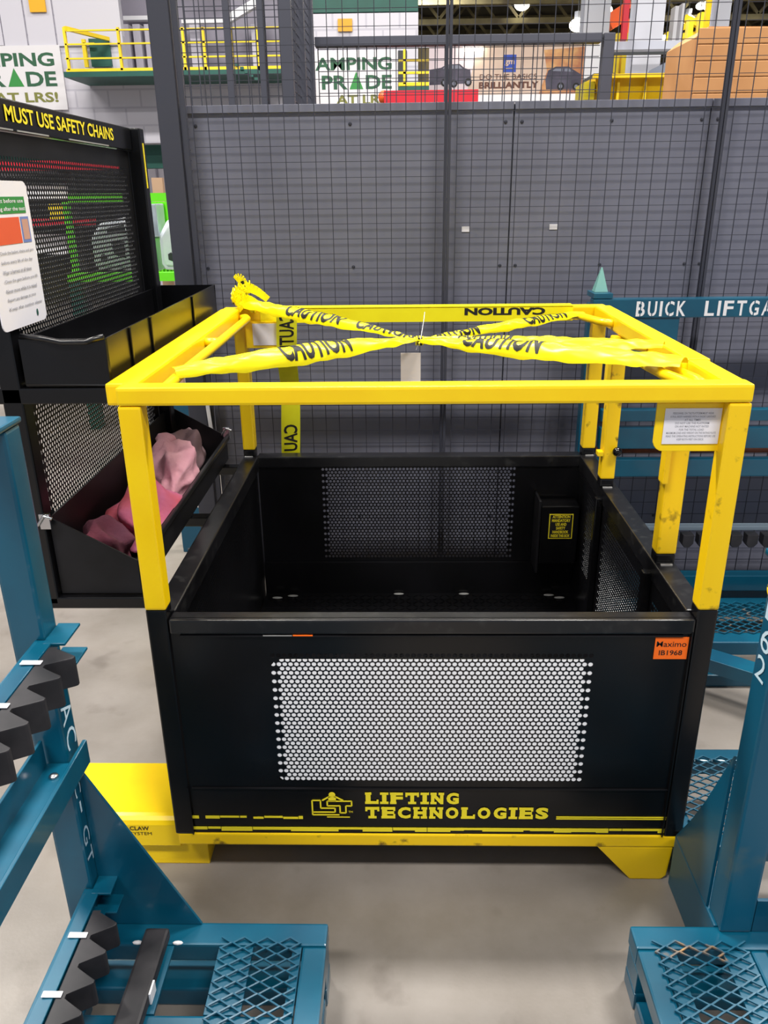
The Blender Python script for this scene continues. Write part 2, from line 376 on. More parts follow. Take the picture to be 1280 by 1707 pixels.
seg((-.214, .240), (-.214, .197), (-.150, .197)); seg((-.214, .240), (-.194, .240), (-.194, .217), (-.160, .217), (-.160, .205), (-.214, .205))
seg((-.178, .238), (-.120, .238), (-.120, .224), (-.134, .224), (-.134, .203), (-.148, .203), (-.148, .224), (-.178, .224), (-.178, .238))
seg((-.190, .240), (-.166, .256), (-.140, .240), t=.004)
s.ball((-.166, yy, .257), .008, 10, sq=(1, .06, 1)); s.box(-.175, -.157, yy-.0003, yy+.0003, .238, .252)
s.box(-.180, -.125, yy-.0003, yy+.0003, .189, .1915)
letters(s, 'TM', plane_fn((-.128, yy, .203), (.010, 0, 0), (0, 0, .006)), 0)
s.build('maker_emblem', YDEC, fp, label='yellow line emblem')
s = MB(); rr = random.Random(3)
s.box(.367, .631, yy-.0003, yy+.0003, .1865, .1895); s.box(.367, .631, yy-.0003, yy+.0003, .1915, .1955)
x = -.507
while x < -.24:                                       # worn thin stripe on the left
    L = rr.uniform(.008, .05); s.box(x, min(x+L, -.238), yy-.0003, yy+.0003, .184+rr.choice((0, .003)), .184+rr.choice((.006, .0085, .0085))); x += L+rr.choice((.001, .002, .004, .016))
x = -.512
while x < .632:                                       # lower stripe with a scraped lower edge
    L = rr.uniform(.012, .06); s.box(x, min(x+L, .633), yy-.0003, yy+.0003, .1465+rr.choice((0, 0, .002, .004, .006)), .159); x += L+rr.choice((0, 0, 0, .0015))
s.build('yellow_stripes', YDEC, fp)
# side and back panels
m = MB(); xo = XR-.042; xi = XR-.050
for (a, b, c, d) in ((1.55, 1.775, .40, .63), (1.86, 2.27, .33, .64), (2.385, 2.50, .37, .65)):
    perf(m, (xi, a-.03, .28), (0, 1, 0), (0, 0, 1), b-a+.06, .42, (.03, .03+b-a, c-.28, d-.28), r=.0048, depth=.002, N=Vector((1, 0, 0)))
m.box(xi, xi+.003, 1.50, 2.66, ZB, .28); m.box(xi, xi+.003, 1.5, 1.52, .28, .70); m.box(xi, xi+.003, 1.805, 1.83, .28, .70); m.box(xi, xi+.003, 2.30, 2.355, .28, .70); m.box(xi, xi+.003, 2.53, 2.66, .28, .70)
m.build('side_panel', BLACK, B)
for y in (1.80, 2.315): MB().box(xi-.022, xi-.001, y-.012, y+.012, .15, .70).build('panel_stile', BLACK, B, bevel=.003)
MB().box(XR-.052, XR, YF+.045, 2.66, ZR-.05, ZR).build('top_rail', RAIL, B, bevel=.004)
m = MB(); xi = XL+.046
perf(m, (xi, 1.52, .28), (0, 1, 0), (0, 0, 1), 1.13, .42, (.12, 1.01, .05, .36), r=.0043, depth=.003, N=Vector((-1, 0, 0))); m.box(xi-.003, xi, 1.50, 2.66, ZB, .28)
m.build('side_panel', BLACK, B)
MB().box(XL, XL+.052, YF+.045, 2.66, ZR-.05, ZR).build('top_rail', RAIL, B, bevel=.004)
m = MB(); perf(m, (XI0, 2.655, .14), (1, 0, 0), (0, 0, 1), XI1-XI0, .57, (-.281-XI0, .407-XI0, .20, .548), r=.0050)
bp_ = m.build('back_panel', BLACK, B)
MB().box(XI0, XI1, 2.648, 2.70, ZR-.04, ZR).build('top_rail', RAIL, B, bevel=.004)
MB().box(XI0, XI1, 2.640, 2.652, .20, .326).build('kick_plate', BLACK, B)
# diamond-plate deck
m = MB(); m.box(XI0, XI1, YF+.02, 2.65, .185, .20)
for i in range(46):
    for j in range(44):
        x = XI0+.02+i*.0242; y = 1.56+j*.0246
        d = .008 if (i+j) % 2 else -.008
        m.bar((x-.007, y-d*.9, .2015), (x+.007, y+d*.9, .2015), .0035, .002)
m.build('deck_plate', BLACK, B)
for p in ((-.455, 2.60), (-.40, 2.615), (.575, 2.60), (.54, 2.62), (-.01, 2.63), (.23, 2.63)):
    MB().ball((p[0], p[1], .2035), .012, 8, sq=(1.6, .6, .25)).build('weld_scuff', SCUFF, B)
# lower posts (black) and guard posts (yellow)
def post(x0, x1, y0, y1, ztop=ZT-.033, zlow=ZB, name='guard_post', taper=False, zsplit=ZP):
    if zlow < zsplit: MB().box(x0+.0005, x1-.0005, y0+.0005, y1-.0005, zlow, zsplit).build('corner_post', BLACK, B, bevel=.004)
    return MB().box(x0, x1, y0, y1, zsplit, ztop).build(name, YELW if x1 > .5 else YEL, B, bevel=.005)
post(XL, XL+.046, YF, YF+.042); post(XR-.044, XR, YF, YF+.042)
post(XL, XL+.042, 2.655, 2.70, ztop=ZT-.046); post(XR-.044, XR, 2.655, 2.70, ztop=ZT-.046)
p2 = post(.620, .668, 1.78, 1.822, ztop=ZT-.045, zlow=.729, zsplit=.755); p3 = post(.612, .655, 2.33, 2.372, ztop=ZT-.045, zlow=.729, zsplit=.755)
for x, y in ((.645, 1.775), (.634, 2.325), (.65, 2.65), (-.53, 2.65)):
    MB().bar((x-.014, y-.004, .7305), (x+.014, y-.004, .7305), .006, .004).build('weld_bead', SCUFF, B)
MB().box(.608, .622, 1.765, 1.80, .94, 1.20).build('latch_strip', YELW, B, bevel=.004)
MB().box(.5955, .6125, 2.322, 2.352, .83, .845).build('hinge_tab', YEL, B, bevel=.003)
MB().box(.600, .6125, 2.322, 2.352, 1.03, 1.12).build('hinge_tab', YEL, B, bevel=.003)
MB().ball((.650, 2.313, .848), .014, 14).tube([(.650, 2.325, .848), (.650, 2.345, .848)], .006).build('ball_knob', mat('knob_black', (10, 10, 12), .15), B, smooth=True, label='black ball knob of the gate latch')
# top frame of the guard
MB().box(XL, XR, YF, YF+.050, ZT-.032, ZT+.004).build('top_bar', YEL, B, bevel=.006)
MB().box(XL-.035, XR, 2.665, 2.715, ZT-.045, ZT).build('top_bar', YEL, B, bevel=.006)
MB().box(XL-.038, XL+.026, YF+.052, 2.664, ZT-.044, ZT+.001).build('top_bar', YEL, B, bevel=.006)
MB().box(XR-.042, XR+.002, YF+.052, 1.76, ZT-.044, ZT+.001).build('top_bar', YEL, B, bevel=.006)
MB().box(XR-.042, XR+.010, 1.762, 2.664, ZT-.042, ZT+.002).build('gate_top_bar', YEL, B, bevel=.006)
def rail(pts, r=.0115): return MB().tube(pts, r, 12).build('hand_rail', YEL, B, smooth=True)
rail([(-.520, 2.64, 1.205), (-.500, 2.62, 1.21), (-.488, 2.58, 1.212), (-.486, 2.2, 1.212), (-.486, 1.74, 1.212), (-.484, 1.60, 1.21), (-.48, 1.56, 1.205)])
for y in (2.15,): rail([(-.488, y, 1.212), (-.53, y, 1.212)])
rail([(.545, 2.66, 1.205), (.560, 2.60, 1.212), (.575, 2.52, 1.214), (.600, 2.44, 1.214), (.632, 2.415, 1.212)])
rail([(.628, 2.06, 1.205), (.590, 2.07, 1.210), (.548, 2.09, 1.214), (.536, 2.08, 1.215), (.536, 2.02, 1.215), (.548, 1.84, 1.215), (.552, 1.79, 1.214)])
rail([(.630, 1.80, 1.205), (.600, 1.81, 1.214), (.588, 1.80, 1.215), (.590, 1.74, 1.215), (.606, 1.64, 1.215), (.61, 1.56, 1.21)])
rail([(.552, 1.79, 1.214), (.56, 1.70, 1.214), (.58, 1.62, 1.213), (.60, 1.56, 1.21)])
# data plates under the guard
def rplate(x0, x1, z0, z1, r, left):
    c = (x0+r, z0+r) if left else (x1-r, z0+r); pts = []
    if left:
        pts = [(x0, z1), (x1, z1), (x1, z0)]+[(c[0]+r*math.cos(math.radians(a)), c[1]+r*math.sin(math.radians(a))) for a in (270, 250, 230, 210, 190, 180)]
    else:
        pts = [(x1, z1), (x0, z1), (x0, z0)]+[(c[0]+r*math.cos(math.radians(a)), c[1]+r*math.sin(math.radians(a))) for a in (270, 290, 310, 330, 350, 360)]
    return pts
pl = MB().prism(rplate(.498, .628, 1.096, ZT-.038, .022, True), 'y', 1.528, 1.533).build('plate_backing', YEL, B, bevel=.0015)
s = MB(); s.box(.5145, .624, 1.5262, 1.5275, 1.112, 1.184)
for k, (a, ln) in enumerate(((.14, 'PERSONNEL ON THE PLATFORM MUST WEAR'), (.10, 'A FULL BODY HARNESS WITH A SHORT LANYARD'), (.36, 'AT ALL TIMES'), (.2, 'DO NOT USE THE PLATFORM'), (.2, 'ON ANY MACHINE NOT RATED'), (.28, 'FOR THE TOTAL LOAD'), (.06, 'MAXIMUM LOAD AND WEIGHT ON THE RATING PLATE'), (.06, 'READ THE OPERATING INSTRUCTIONS BEFORE USE'), (.26, 'KEEP BOTH FEET ON DECK'))):
    letters(s, ln, plane_fn((.5145+.1095*a, 1.5260, 1.1720-k*.0066), (.1095*(1-2*a), 0, 0), (0, 0, .0042)), 1, bold=.01)
s.build('data_label', [PAPER, GREYTX], pl, label='white data label with small grey print')
pl = MB().prism(rplate(-.508, -.350, 1.108, ZT-.038, .02, False), 'y', 2.640, 2.646).build('plate_backing', YEL, B, bevel=.0015)
MB().box(-.484, -.40, 2.6375, 2.6390, 1.118, 1.188).build('data_label', PAPER, pl, label='white data label')
# manual box with a black-and-yellow notice on the back panel
mb_ = MB().box(.482, .612, 2.560, 2.640, .36, .575).build('document_box', BLACK, B, bevel=.004)
MB().box(.470, .478, 2.545, 2.645, .33, .60).build('box_flange', BLACKM, mb_, bevel=.002)
s = MB(); x0, x1, z0, z1 = .510, .592, .456, .548; s.box(x0, x1, 2.5575, 2.5590, z0, z1)
s.box(x0+.003, x1-.003, 2.5570, 2.5574, z0+.003, z1-.003, 1)
for k, (ln, a) in enumerate((('ATTENTION', .08), ('MANDATORY', .06), ('USE AND', .24), ('SAFETY', .28), ('HANDBOOK', .12), ('INSIDE THIS BOX', .05))):
    letters(s, ln, plane_fn((x0+.005+.072*a, 2.5566, z1-.0150-k*.0142), (.072*(1-2*a), 0, 0), (0, 0, .0110)), 0, bold=.03)
s.build('notice_label', [YDEC, BLK], mb_, label='yellow and black notice label')
# yellow base: front beam, tapered foot, fork pocket
MB().box(XL+.005, XR-.004, YF+.002, YF+.055, .104, .1385).build('base_beam', YELW, B, bevel=.004)
MB().prism([(.470, .104), (.655, .104), (.648, .012), (.636, 0), (.560, 0)], 'y', YF+.004, YF+.034).build('base_foot', YELW, B, bevel=.004)
MB().prism([(.470, .104), (.655, .104), (.648, .012), (.636, 0), (.560, 0)], 'y', 2.62, 2.65).build('base_foot', YELW, B, bevel=.004)
MB().box(XL+.005, XR-.004, 2.62, 2.66, .104, .1385).build('base_beam', YELW, B, bevel=.004)
for x in (XL+.02, .60): MB().box(x, x+.05, YF+.06, 2.61, .100, .1385).build('base_beam', YELW, B)
def claw(y0, y1):
    prof = [(y0+.006, .069), (y0, .076), (y0, .140), (y0+.004, .151), (y0+.012, .158), (y0+.022, .160), (y1, .160), (y1, .069)]
    c = MB().prism(prof, 'x', -.852, XL-.001).build('fork_pocket', YEL, B)
    MB().box(-.84, -.488, y0+.016, y1-.01, 0, .068).build('pocket_foot', YEL, B, bevel=.004)
    return c
c1 = claw(1.530, 1.735); claw(2.36, 2.565)
MB().box(XL-.002, -.30, 1.545, 1.72, .0695, .137).build('pocket_sleeve', YELW, B, bevel=.003)
s = MB()
letters(s, 'CLAW', plane_fn((-.672, 1.5292, .124), (.048, 0, 0), (0, 0, .0125)), 0, bold=.02)
letters(s, 'SYSTEM', plane_fn((-.672, 1.5292, .109), (.053, 0, 0), (0, 0, .0095)), 0, bold=.0)
s.build('stencil_lettering', BLK, c1)
# ---- mast screen on the left side: frame, two perforated panels, header, tray, bin
XS = -.800; YN, YE = 1.645, 2.64
MB().box(XS-.045, XS-.001, YN, YN+.045, .69, 1.765).build('screen_post', BLACK, B, bevel=.004)
MB().box(XS-.045, XS+.030, YE-.045, YE, .69, 1.765).build('screen_post', BLACK, B, bevel=.004)
hd = MB().box(XS-.045, XS+.004, YN+.047, YE-.047, 1.705, 1.765).build('header_bar', BLACK, B, bevel=.003)
s = MB(); letters(s, 'MUST USE SAFETY CHAINS', plane_fn((XS+.0056, 1.775, 1.722), (0, .655, 0), (0, 0, .031)), 0, bold=.02)
s.build('header_lettering', YDEC, hd, label='yellow capital lettering')
MB().box(XS+.0302, XS+.0312, YE-.030, YE-.020, 1.60, 1.725).build('yellow_strip', YDEC, B)
for (a, b) in ((1.70, 1.80), (1.82, 1.98), (2.10, 2.38)): MB().box(XS+.0042, XS+.006, a, b, 1.7055, 1.7085).build('worn_edge', SCUFF, hd)
MB().box(XS-.045, XS-.002, YN+.047, YE-.047, 1.165, 1.205).build('screen_rail', BLACK, B, bevel=.003)
MB().box(XS-.045, XS-.002, YN+.047, YE-.047, .69, .712).build('screen_rail', BLACK, B, bevel=.003)
for (z0, z1, g) in ((1.207, 1.703, (.04, .455)), (.714, 1.163, (.012, .44))):
    m = MB(); perf(m, (XS-.01, YN+.047, z0), (0, 1, 0), (0, 0, 1), YE-YN-.094, z1-z0, (.008, YE-YN-.135, g[0], g[1]), r=.0048 if z0 < 1 else .0045, depth=.0015, N=Vector((-1, 0, 0)))
    m.build('screen_panel', BLACKM, B)
for y in (1.645, 2.14, 2.60):
    MB().box(XS-.044, XL-.001, y, y+.035, .680, .7085).build('outrigger_bar', BLACK, B, bevel=.003)
for y in (1.645, 2.595):
    MB().box(-1.10, -.612, y, y+.045, 1.170, 1.204).build('tray_bracket', BLACK, B, bevel=.003)
# tool tray
def shell(x0, x1, y0, y1, z0, z1, t, name, par):
    m = MB(); m.box(x0, x1, y0, y1, z0, z0+t); m.box(x0, x1, y0, y0+t, z0+t, z1); m.box(x0, x1, y1-t, y1, z0+t, z1)
    m.box(x0, x0+t, y0+t, y1-t, z0+t, z1); m.box(x1-t, x1, y0+t, y1-t, z0+t, z1); return m.build(name, BLACK, par, bevel=.0015)
tr = shell(-.790, -.609, 1.650, 2.70, 1.2065, 1.306, .005, 'tool_tray', B)
m = MB(); m.tube([(-.785, 1.652, 1.312), (-.74, 1.650, 1.308), (-.70, 1.647, 1.300), (-.65, 1.648, 1.300), (-.612, 1.652, 1.310)], .006, 8); m.build('rolled_lip', RAIL, tr, smooth=True)
for y in (1.80, 1.96, 2.38): MB().box(-.6085, -.604, y, y+.010, 1.209, 1.305).build('tray_rib', BLACK, tr, bevel=.0015)
# tilting bin
bn = MB(); t = .004; prof = [(-.797, .713), (-.797, .905), (-.609, .797), (-.609, .713)]
bn.prism(prof, 'y', 1.660, 1.664).prism(prof, 'y', 2.676, 2.68)
bn.box(-.613, -.609, 1.664, 2.676, .713, .797); bn.box(-.797, -.793, 1.664, 2.676, .713, .905); bn.box(-.793, -.613, 1.664, 2.676, .713, .717)
bn = bn.build('tool_bin', BLACKM, B)
MB().box(-.6085, -.598, 1.66, 2.68, .785, .80).build('bin_lip', RAIL, bn, bevel=.003)
for (x, y, z) in ((-.800, 1.655, .905), (-.607, 2.685, .815)):
    h = MB().box(x-.012, x+.012, y-.012, y-.004, z-.022, z+.014); h.tube([(x-.016, y-.014, z-.012), (x+.002, y-.016, z+.012), (x+.018, y-.012, z+.004)], .004, 8)
    h.build('latch', CHROME, bn, bevel=.001)
# notice on the screen
s = MB(); x = XS+.006; y0, y1, z0, z1 = 1.600, 1.812, 1.326, 1.610
pts = []
for cy_, cz_, a0 in ((y1-.016, z1-.016, 0), (y0+.016, z1-.016, 90), (y0+.016, z0+.016, 180), (y1-.016, z0+.016, 270)):
    for k in range(5): a = math.radians(a0+k*22.5); pts.append((cy_+.016*math.cos(a), cz_+.016*math.sin(a)))
s.prism(pts, 'x', x, x+.002)
X2 = x+.0028
def lb(a, b, c, d, mi): s.box(x+.0021, X2, a, b, c, d, mi)
lb(1.62, 1.790, 1.548, 1.580, 1); lb(1.62, 1.752, 1.490, 1.541, 2); lb(1.757, 1.796, 1.490, 1.541, 3); s.box(X2, X2+.0003, 1.762, 1.791, 1.496, 1.536, 4)
def nl(txt, a, b, z, h, mi): letters(s, txt, plane_fn((X2+.0006, a, z), (0, b-a, 0), (0, 0, h)), mi, bold=.01)
nl('Inspect before use', 1.63, 1.782, 1.566, .010, 0); nl('and tag after the test', 1.63, 1.786, 1.551, .010, 0)
for k, ln in enumerate(('Check the basket, chains and pins', 'before every lift of the day', 'Wear a harness at all times', 'Close the gate before you lift', 'Never move while it is raised', 'Report any damage at once', 'Keep the notice clean')):
    nl(ln, 1.64, 1.795-.012*(k % 3), 1.470-k*.018, .008, 5)
s.ball((X2, 1.766, 1.346), .0075, 8, 6, sq=(.08, .6, 1))
s.build('safety_notice', [PAPER, GRNP, REDP, NBLU, SKIN, GREYTX, DGREEN], B, label='white safety notice with green, red and blue boxes')

# ================================================================== CLOTHS IN THE BIN
def cloth(name, label, cat, c, size, m, seed, rot=0, fold=.35, sleeve=None):
    rg = random.Random(seed); bm = bmesh.new(); bmesh.ops.create_icosphere(bm, subdivisions=5, radius=1)
    ph = [(rg.uniform(2, 5), rg.uniform(0, 6.3), rg.uniform(0, 6.3), rg.uniform(.3, 1)) for _ in range(7)]
    for v in bm.verts:
        p = v.co.copy(); d = 0
        for f_, a, b, k in ph:
            q = p.x*math.cos(a)*math.cos(b)+p.y*math.sin(a)*math.cos(b)+p.z*math.sin(b)
            d += k*(1-abs(math.sin(f_*q+a)))-.35*k
        d = max(-.5, min(.75, d/3.0*fold*2.2))
        v.co = p*(1+d)
        if v.co.z < -.55: v.co.z = -.55
        v.co = Vector((v.co.x*size[0], v.co.y*size[1], v.co.z*size[2]))
    me = bpy.data.meshes.new(name)
    if sleeve:
        for (p, q, r) in sleeve:
            ns = 14; pr = None; d = (Vector(q)-Vector(p)); a = d.cross(Vector((0, 0, 1))).normalized(); b = a.cross(d).normalized()
            for i in range(9):
                t = i/8; ctr = Vector(p)+d*t; rr_ = r*(1+.22*math.sin(t*17+seed)+.15*t)
                ring = [bm.verts.new(ctr+(a*math.cos(k*6.283/ns)+b*math.sin(k*6.283/ns)*.7)*rr_*(1+.07*math.sin(3*k))) for k in range(ns)]
                if pr:
                    for k in range(ns): bm.faces.new((pr[k], pr[(k+1) % ns], ring[(k+1) % ns], ring[k]))
                pr = ring
    bmesh.ops.recalc_face_normals(bm, faces=bm.faces)
    bm.to_mesh(me); bm.free(); me.materials.append(m); me.polygons.foreach_set('use_smooth', [True]*len(me.polygons))
    me.transform(Matrix.Rotation(rot, 4, 'Z'))
    zmin = min(v.co.z for v in me.vertices); me.transform(Matrix.Translation((0, 0, -zmin)))
    o = bpy.data.objects.new(name, me); COL.objects.link(o); o.location = c; return tag(o, label, cat)
ZC = .7185
cloth('work_cloth', 'crumpled pale pink cloth with a rolled sleeve at the far end of the bin', 'cloth', (-.694, 2.30, ZC), (.072, .150, .098), CLOTHP, 3, .12, sleeve=[((-.05, -.06, .05), (-.03, .10, .10), .024)])
cloth('work_cloth', 'crumpled rose and violet cloth in the middle of the bin behind the yellow corner post', 'cloth', (-.690, 1.985, ZC), (.074, .140, .090), CLOTHR, 11, -.06, sleeve=[((-.02, -.17, .0), (.0, -.05, .06), .026)])
cloth('work_cloth', 'dark maroon cloth lying in the shadow at the near end of the bin', 'cloth', (-.722, 1.765, ZC), (.062, .075, .080), CLOTHD, 5, .05)
cloth('work_cloth', 'grey-pink cloth pushed against the far end plate of the bin', 'cloth', (-.72, 2.56, ZC), (.055, .085, .085), CLOTHG, 8, 0)

# ================================================================== CAUTION TAPE
TP = thing('caution_tape', 'yellow caution tape crossed in an X over the guard frame, one end hanging down', 'tape', (.05, 2.08, 1.19))
KN = Vector((.050, 2.085, 1.222))
def strand(A, Bp, wmid, arc, texts=(), name='tape_strand', sag=0.0, tilt=0.0, w0=.018, w1=.006, m=TAPE, peak=.5):
    A, Bp = Vector(A), Vector(Bp); d = Bp-A; L = d.length; dn = d.normalized()
    side = dn.cross(Vector((0, 0, 1))).normalized(); nrm = side.cross(dn).normalized()
    if side.y > 0: side = -side
    if nrm.z < 0: nrm = -nrm
    def S(t, s):                                       # s in -1..1 across the tape: rolled over along its length
        ww = (w0+(wmid-w0)*math.sin(min(1, t/peak)*math.pi/2)) if t < peak else (w1+(wmid-w1)*math.sin(min(1, (1-t)/(1-peak))*math.pi/2))
        a = s*arc+tilt+.5*math.sin(2.2*t+1); R = ww/max(math.sin(min(arc, 1.57)), .3)
        c = A+d*t+Vector((0, 0, -sag*math.sin(math.pi*t)))
        return c+side*(R*math.sin(a))+nrm*(R*(math.cos(a)-math.cos(arc)*.6))+nrm*.0018*math.sin(30*t+4*s)+nrm*.0014*math.sin(71*t-6*s)*math.sin(9*t)
    m_ = MB(); nu, nv = 60, 14
    vs = [S(i/nu, -1+2*j/nv) for i in range(nu+1) for j in range(nv+1)]
    fs = [(i*(nv+1)+j, i*(nv+1)+j+1, (i+1)*(nv+1)+j+1, (i+1)*(nv+1)+j) for i in range(nu) for j in range(nv)]
    m_.add(vs, fs)
    for (t0, t1, s0, s1, txt) in texts:
        vs, fs = cut_glyph(txt, .035, 1.05); x0 = min(v[0] for v in vs); x1 = max(v[0] for v in vs); y0 = min(v[1] for v in vs); y1 = max(v[1] for v in vs)
        out = []
        for x, y in vs:
            t = t0+(t1-t0)*(x-x0)/(x1-x0); s_ = s0+(s1-s0)*(y-y0)/(y1-y0); p = S(t, s_); e = .002
            n_ = (S(t+e, s_)-S(t-e, s_)).cross(S(t, s_+e)-S(t, s_-e)); n_.normalize()
            ctr = A+d*t; 
            if n_.dot(p-ctr) < 0: n_ = -n_
            out.append(p+n_*.0012)
        m_.add(out, fs, 1)
    return m_.build(name, [m, BLK], TP, smooth=True)
# across: s runs from the far edge (-) to the near edge (+)
strand((-.490, 1.70, 1.222), KN, .034, 1.25, [(.38, .66, .75, -.9, 'CAUTION')], peak=.55)
strand((-.500, 2.66, 1.245), KN, .026, 1.2, [(.30, .62, .7, -.9, 'CAUTION'), (.70, .97, .7, -.9, 'CAUTION')], w0=.02, peak=.4)
strand(KN, (.575, 2.60, 1.212), .020, 1.2, [(.03, .30, .8, -.8, 'CAUTION'), (.58, .86, .8, -.8, 'CAUTION')], w0=.006, w1=.014, peak=.6)
strand(KN, (.600, 1.70, 1.226), .034, 1.15, [(.20, .52, .6, -.9, 'CAUTION')], w0=.006, w1=.03, peak=.6)
strand(KN+Vector((.01, .01, .004)), (.605, 1.86, 1.234), .026, .9, [(.16, .40, -.9, .8, 'CAUTION')], w0=.006, w1=.028, peak=.7)
m = MB()                                              # tape wrapped along the back bar, print upside down
m.box(-.46, .56, 2.662, 2.6645, 1.186, 1.230)
m.box(-.46, .56, 2.662, 2.7155, 1.2325, 1.2345)
letters(m, 'CAUTION', plane_fn((.470, 2.6612, 1.2295), (-.262, 0, 0), (0, 0, -.024)), 1, bold=.05)
m.build('tape_wrap', [TAPE, BLK], TP)
m = MB()                                              # knot at the back left corner
rg = random.Random(2)
for k in range(9):
    a = k*.75; c = Vector((-.515+.012*math.cos(a), 2.672, 1.240+.008*k)); r = .030-.0018*k
    pts = [c+Vector((r*math.cos(a+u*.63), r*1.1*math.sin(a+u*.63), .012*math.sin(u*1.9+a))) for u in range(11)]
    for u in range(10): m.bar(pts[u], pts[u+1], .003, .020, mi=0 if rg.random() > .2 else 1)
for (p0, p1, p2) in (((-.515, 2.665, 1.30), (-.48, 2.65, 1.31), (-.43, 2.655, 1.262)), ((-.52, 2.66, 1.25), (-.50, 2.62, 1.285), (-.46, 2.63, 1.250)), ((-.53, 2.67, 1.32), (-.515, 2.66, 1.345), (-.50, 2.66, 1.30))):
    p0, p1, p2 = Vector(p0), Vector(p1), Vector(p2); pr = None
    for u in range(9):
        t_ = u/8; q_ = p0*(1-t_)**2+p1*2*t_*(1-t_)+p2*t_*t_
        if pr is not None: m.bar(pr, q_, .002, .036*(1-.4*t_), mi=0)
        pr = q_
m.build('tape_knot', [TAPE, BLK], TP)
m = MB()
for k in range(5):
    a = k*1.3; m.bar(KN+Vector((-.010+.004*k, .008*math.cos(a), -.008)), KN+Vector((-.008+.004*k, -.008*math.cos(a), .010)), .004, .012, mi=k % 2)
m.build('tape_knot', [TAPE, BLK], TP)
m = MB()                                              # tail hanging on the inside of the back, seen from its reverse
def T(u, v): return Vector((-.428+.066*(1-u)*(1-.0*v)+.034*v*0+(.028*(v)), 2.624+.102*(1-max(0, min(1, (v-.45)/.27)))+.004*math.sin(9*v+3*u), .700+.53*v))
nu, nv = 4, 30
vs = [T(i/nu, j/nv) for i in range(nu+1) for j in range(nv+1)]
m.add(vs, [(i*(nv+1)+j, i*(nv+1)+j+1, (i+1)*(nv+1)+j+1, (i+1)*(nv+1)+j) for i in range(nu) for j in range(nv)])
for v0, v1 in ((.05, .235), (.66, .99)):
    txt = 'CAU' if v0 < .1 else 'CAUTION'
    letters(m, txt, lambda a, b, v0=v0, v1=v1: T(.14+.72*b, v1-(v1-v0)*a)+Vector((0, -.0012, 0)) if v0 < .1 else T(.14+.72*b, v0+(v1-v0)*(1-a))+Vector((0, -.0012, 0)), 1, bold=.02)
m.build('tape_tail', [TAPED, BLK], TP, smooth=True)
PT = thing('paper_tag', 'blank cream card tag hanging from the tape crossing by a thread', 'tag', (.03, 2.09, 1.13))
MB().box(.000, .052, 2.083, 2.0842, 1.075, 1.192).build('card', TAG, PT)
MB().tube([(.040, 2.083, 1.200), (.052, 2.081, 1.230), (.060, 2.12, 1.268), (.064, 2.16, 1.285)], .0007, 5).build('thread', WTIE, PT)

# ================================================================== TEAL STILLAGE RACKS
def part(mb, name, m, par, bevel=.003, **k): return mb.build(name, m, par, bevel=bevel, **k)
def channel(par, x, z, y0, y1, m=TEAL):               # C-shaped arm running away from the camera, open to the right
    c = MB().box(x-.045, x-.039, y0, 1.203, z-.05, z).box(x-.039, x-.013, y0, 1.203, z-.005, z).box(x-.028, x+.012, 1.19, y1, z-.005, z).box(x-.039, x-.005, y0, 1.203, z-.055, z-.05).box(x-.028, x+.018, 1.19, y1, z-.055, z-.05)
    return part(c, 'arm_channel', m, par, .0015)
def teeth(par, x, z, y1, n, h=.055, d=.040, p=.0600, ties=()):
    """moulded saw-tooth strip, teeth pointing to +x, last valley at y1"""
    
    prof = []
    for k in range(n):
        yb = y1-n*p+k*p
        prof += [(x+.004, yb+.004), (x+d+.001, yb+p*.50-.006), (x+d+.004, yb+p*.50-.003), (x+d+.004, yb+p*.50+.003), (x+.004, yb+p-.004)]
    poly = [(x-.012, y1-n*p)]+prof+[(x-.012, y1)]
    s = MB(); nn = len(poly)
    vs = [(a, b, z-h) for a, b in poly]+[(a, b, z) for a, b in poly]
    fs = [(i, (i+1) % nn, nn+(i+1) % nn, nn+i) for i in range(nn)]
    s.add(vs, fs)
    for base, rev in ((0, True), (nn, False)):        # caps tooth by tooth
        for k in range(n):
            i = 1+k*5; f = [i, i+1, i+2, i+3, i+4]; f = [q+base for q in f]
            s.add([vs[q] for q in f], [tuple(reversed(range(5))) if rev else tuple(range(5))])
        zz = z-h if base == 0 else z
        s.quad((x-.012, y1-n*p, zz), (x+.004, y1-n*p, zz), (x+.004, y1, zz), (x-.012, y1, zz))
    st = s.build('sawtooth_dunnage', RUBBER, par, bevel=.002)
    for yy_ in ties:
        MB().box(x-.037, x-.002, yy_-.006, yy_+.006, z+.0012, z+.003).build('cable_tie', WTIE, st, bevel=.001)
    return st
# ---- left rack
L = thing('stillage_rack', 'teal steel rack at the lower left with black sawtooth strips and a mesh step', 'rack', (-.45, .65, 0))
part(MB().box(-.685, -.625, 1.205, 1.260, .15, 1.2345), 'post', TEAL, L, .006)
part(MB().box(-.682, -.602, .06, .13, .15, 1.2345), 'post', TEAL, L, .006)
part(MB().box(-.690, -.622, .05, 1.264, 1.236, 1.246), 'top_rail', TEAL, L, .004)
part(MB().prism([(-.6245, .151), (-.422, .151), (-.6245, .560)], 'y', 1.2345, 1.2408), 'gusset', TEAL, L, .001)
part(MB().box(-.69, -.156, 1.186, 1.241, .104, .150), 'base_beam', TEAL, L, .005)
part(MB().box(-.204, -.155, .02, 1.184, .104, .150), 'base_beam', TEAL, L, .005)
part(MB().box(-.69, -.64, .02, 1.184, .104, .150), 'base_beam', TEAL, L, .005)
part(MB().box(-.638, -.206, .975, 1.036, .104, .149), 'base_beam', TEAL, L, .005)
part(MB().box(-.638, -.206, .10, .16, .104, .149), 'base_beam', TEAL, L, .005)
part(MB().box(-.69, -.156, 1.165, 1.235, 0, .048), 'base_runner', TEAL, L, .005)
part(MB().box(-.69, -.156, .02, .09, 0, .048), 'base_runner', TEAL, L, .005)
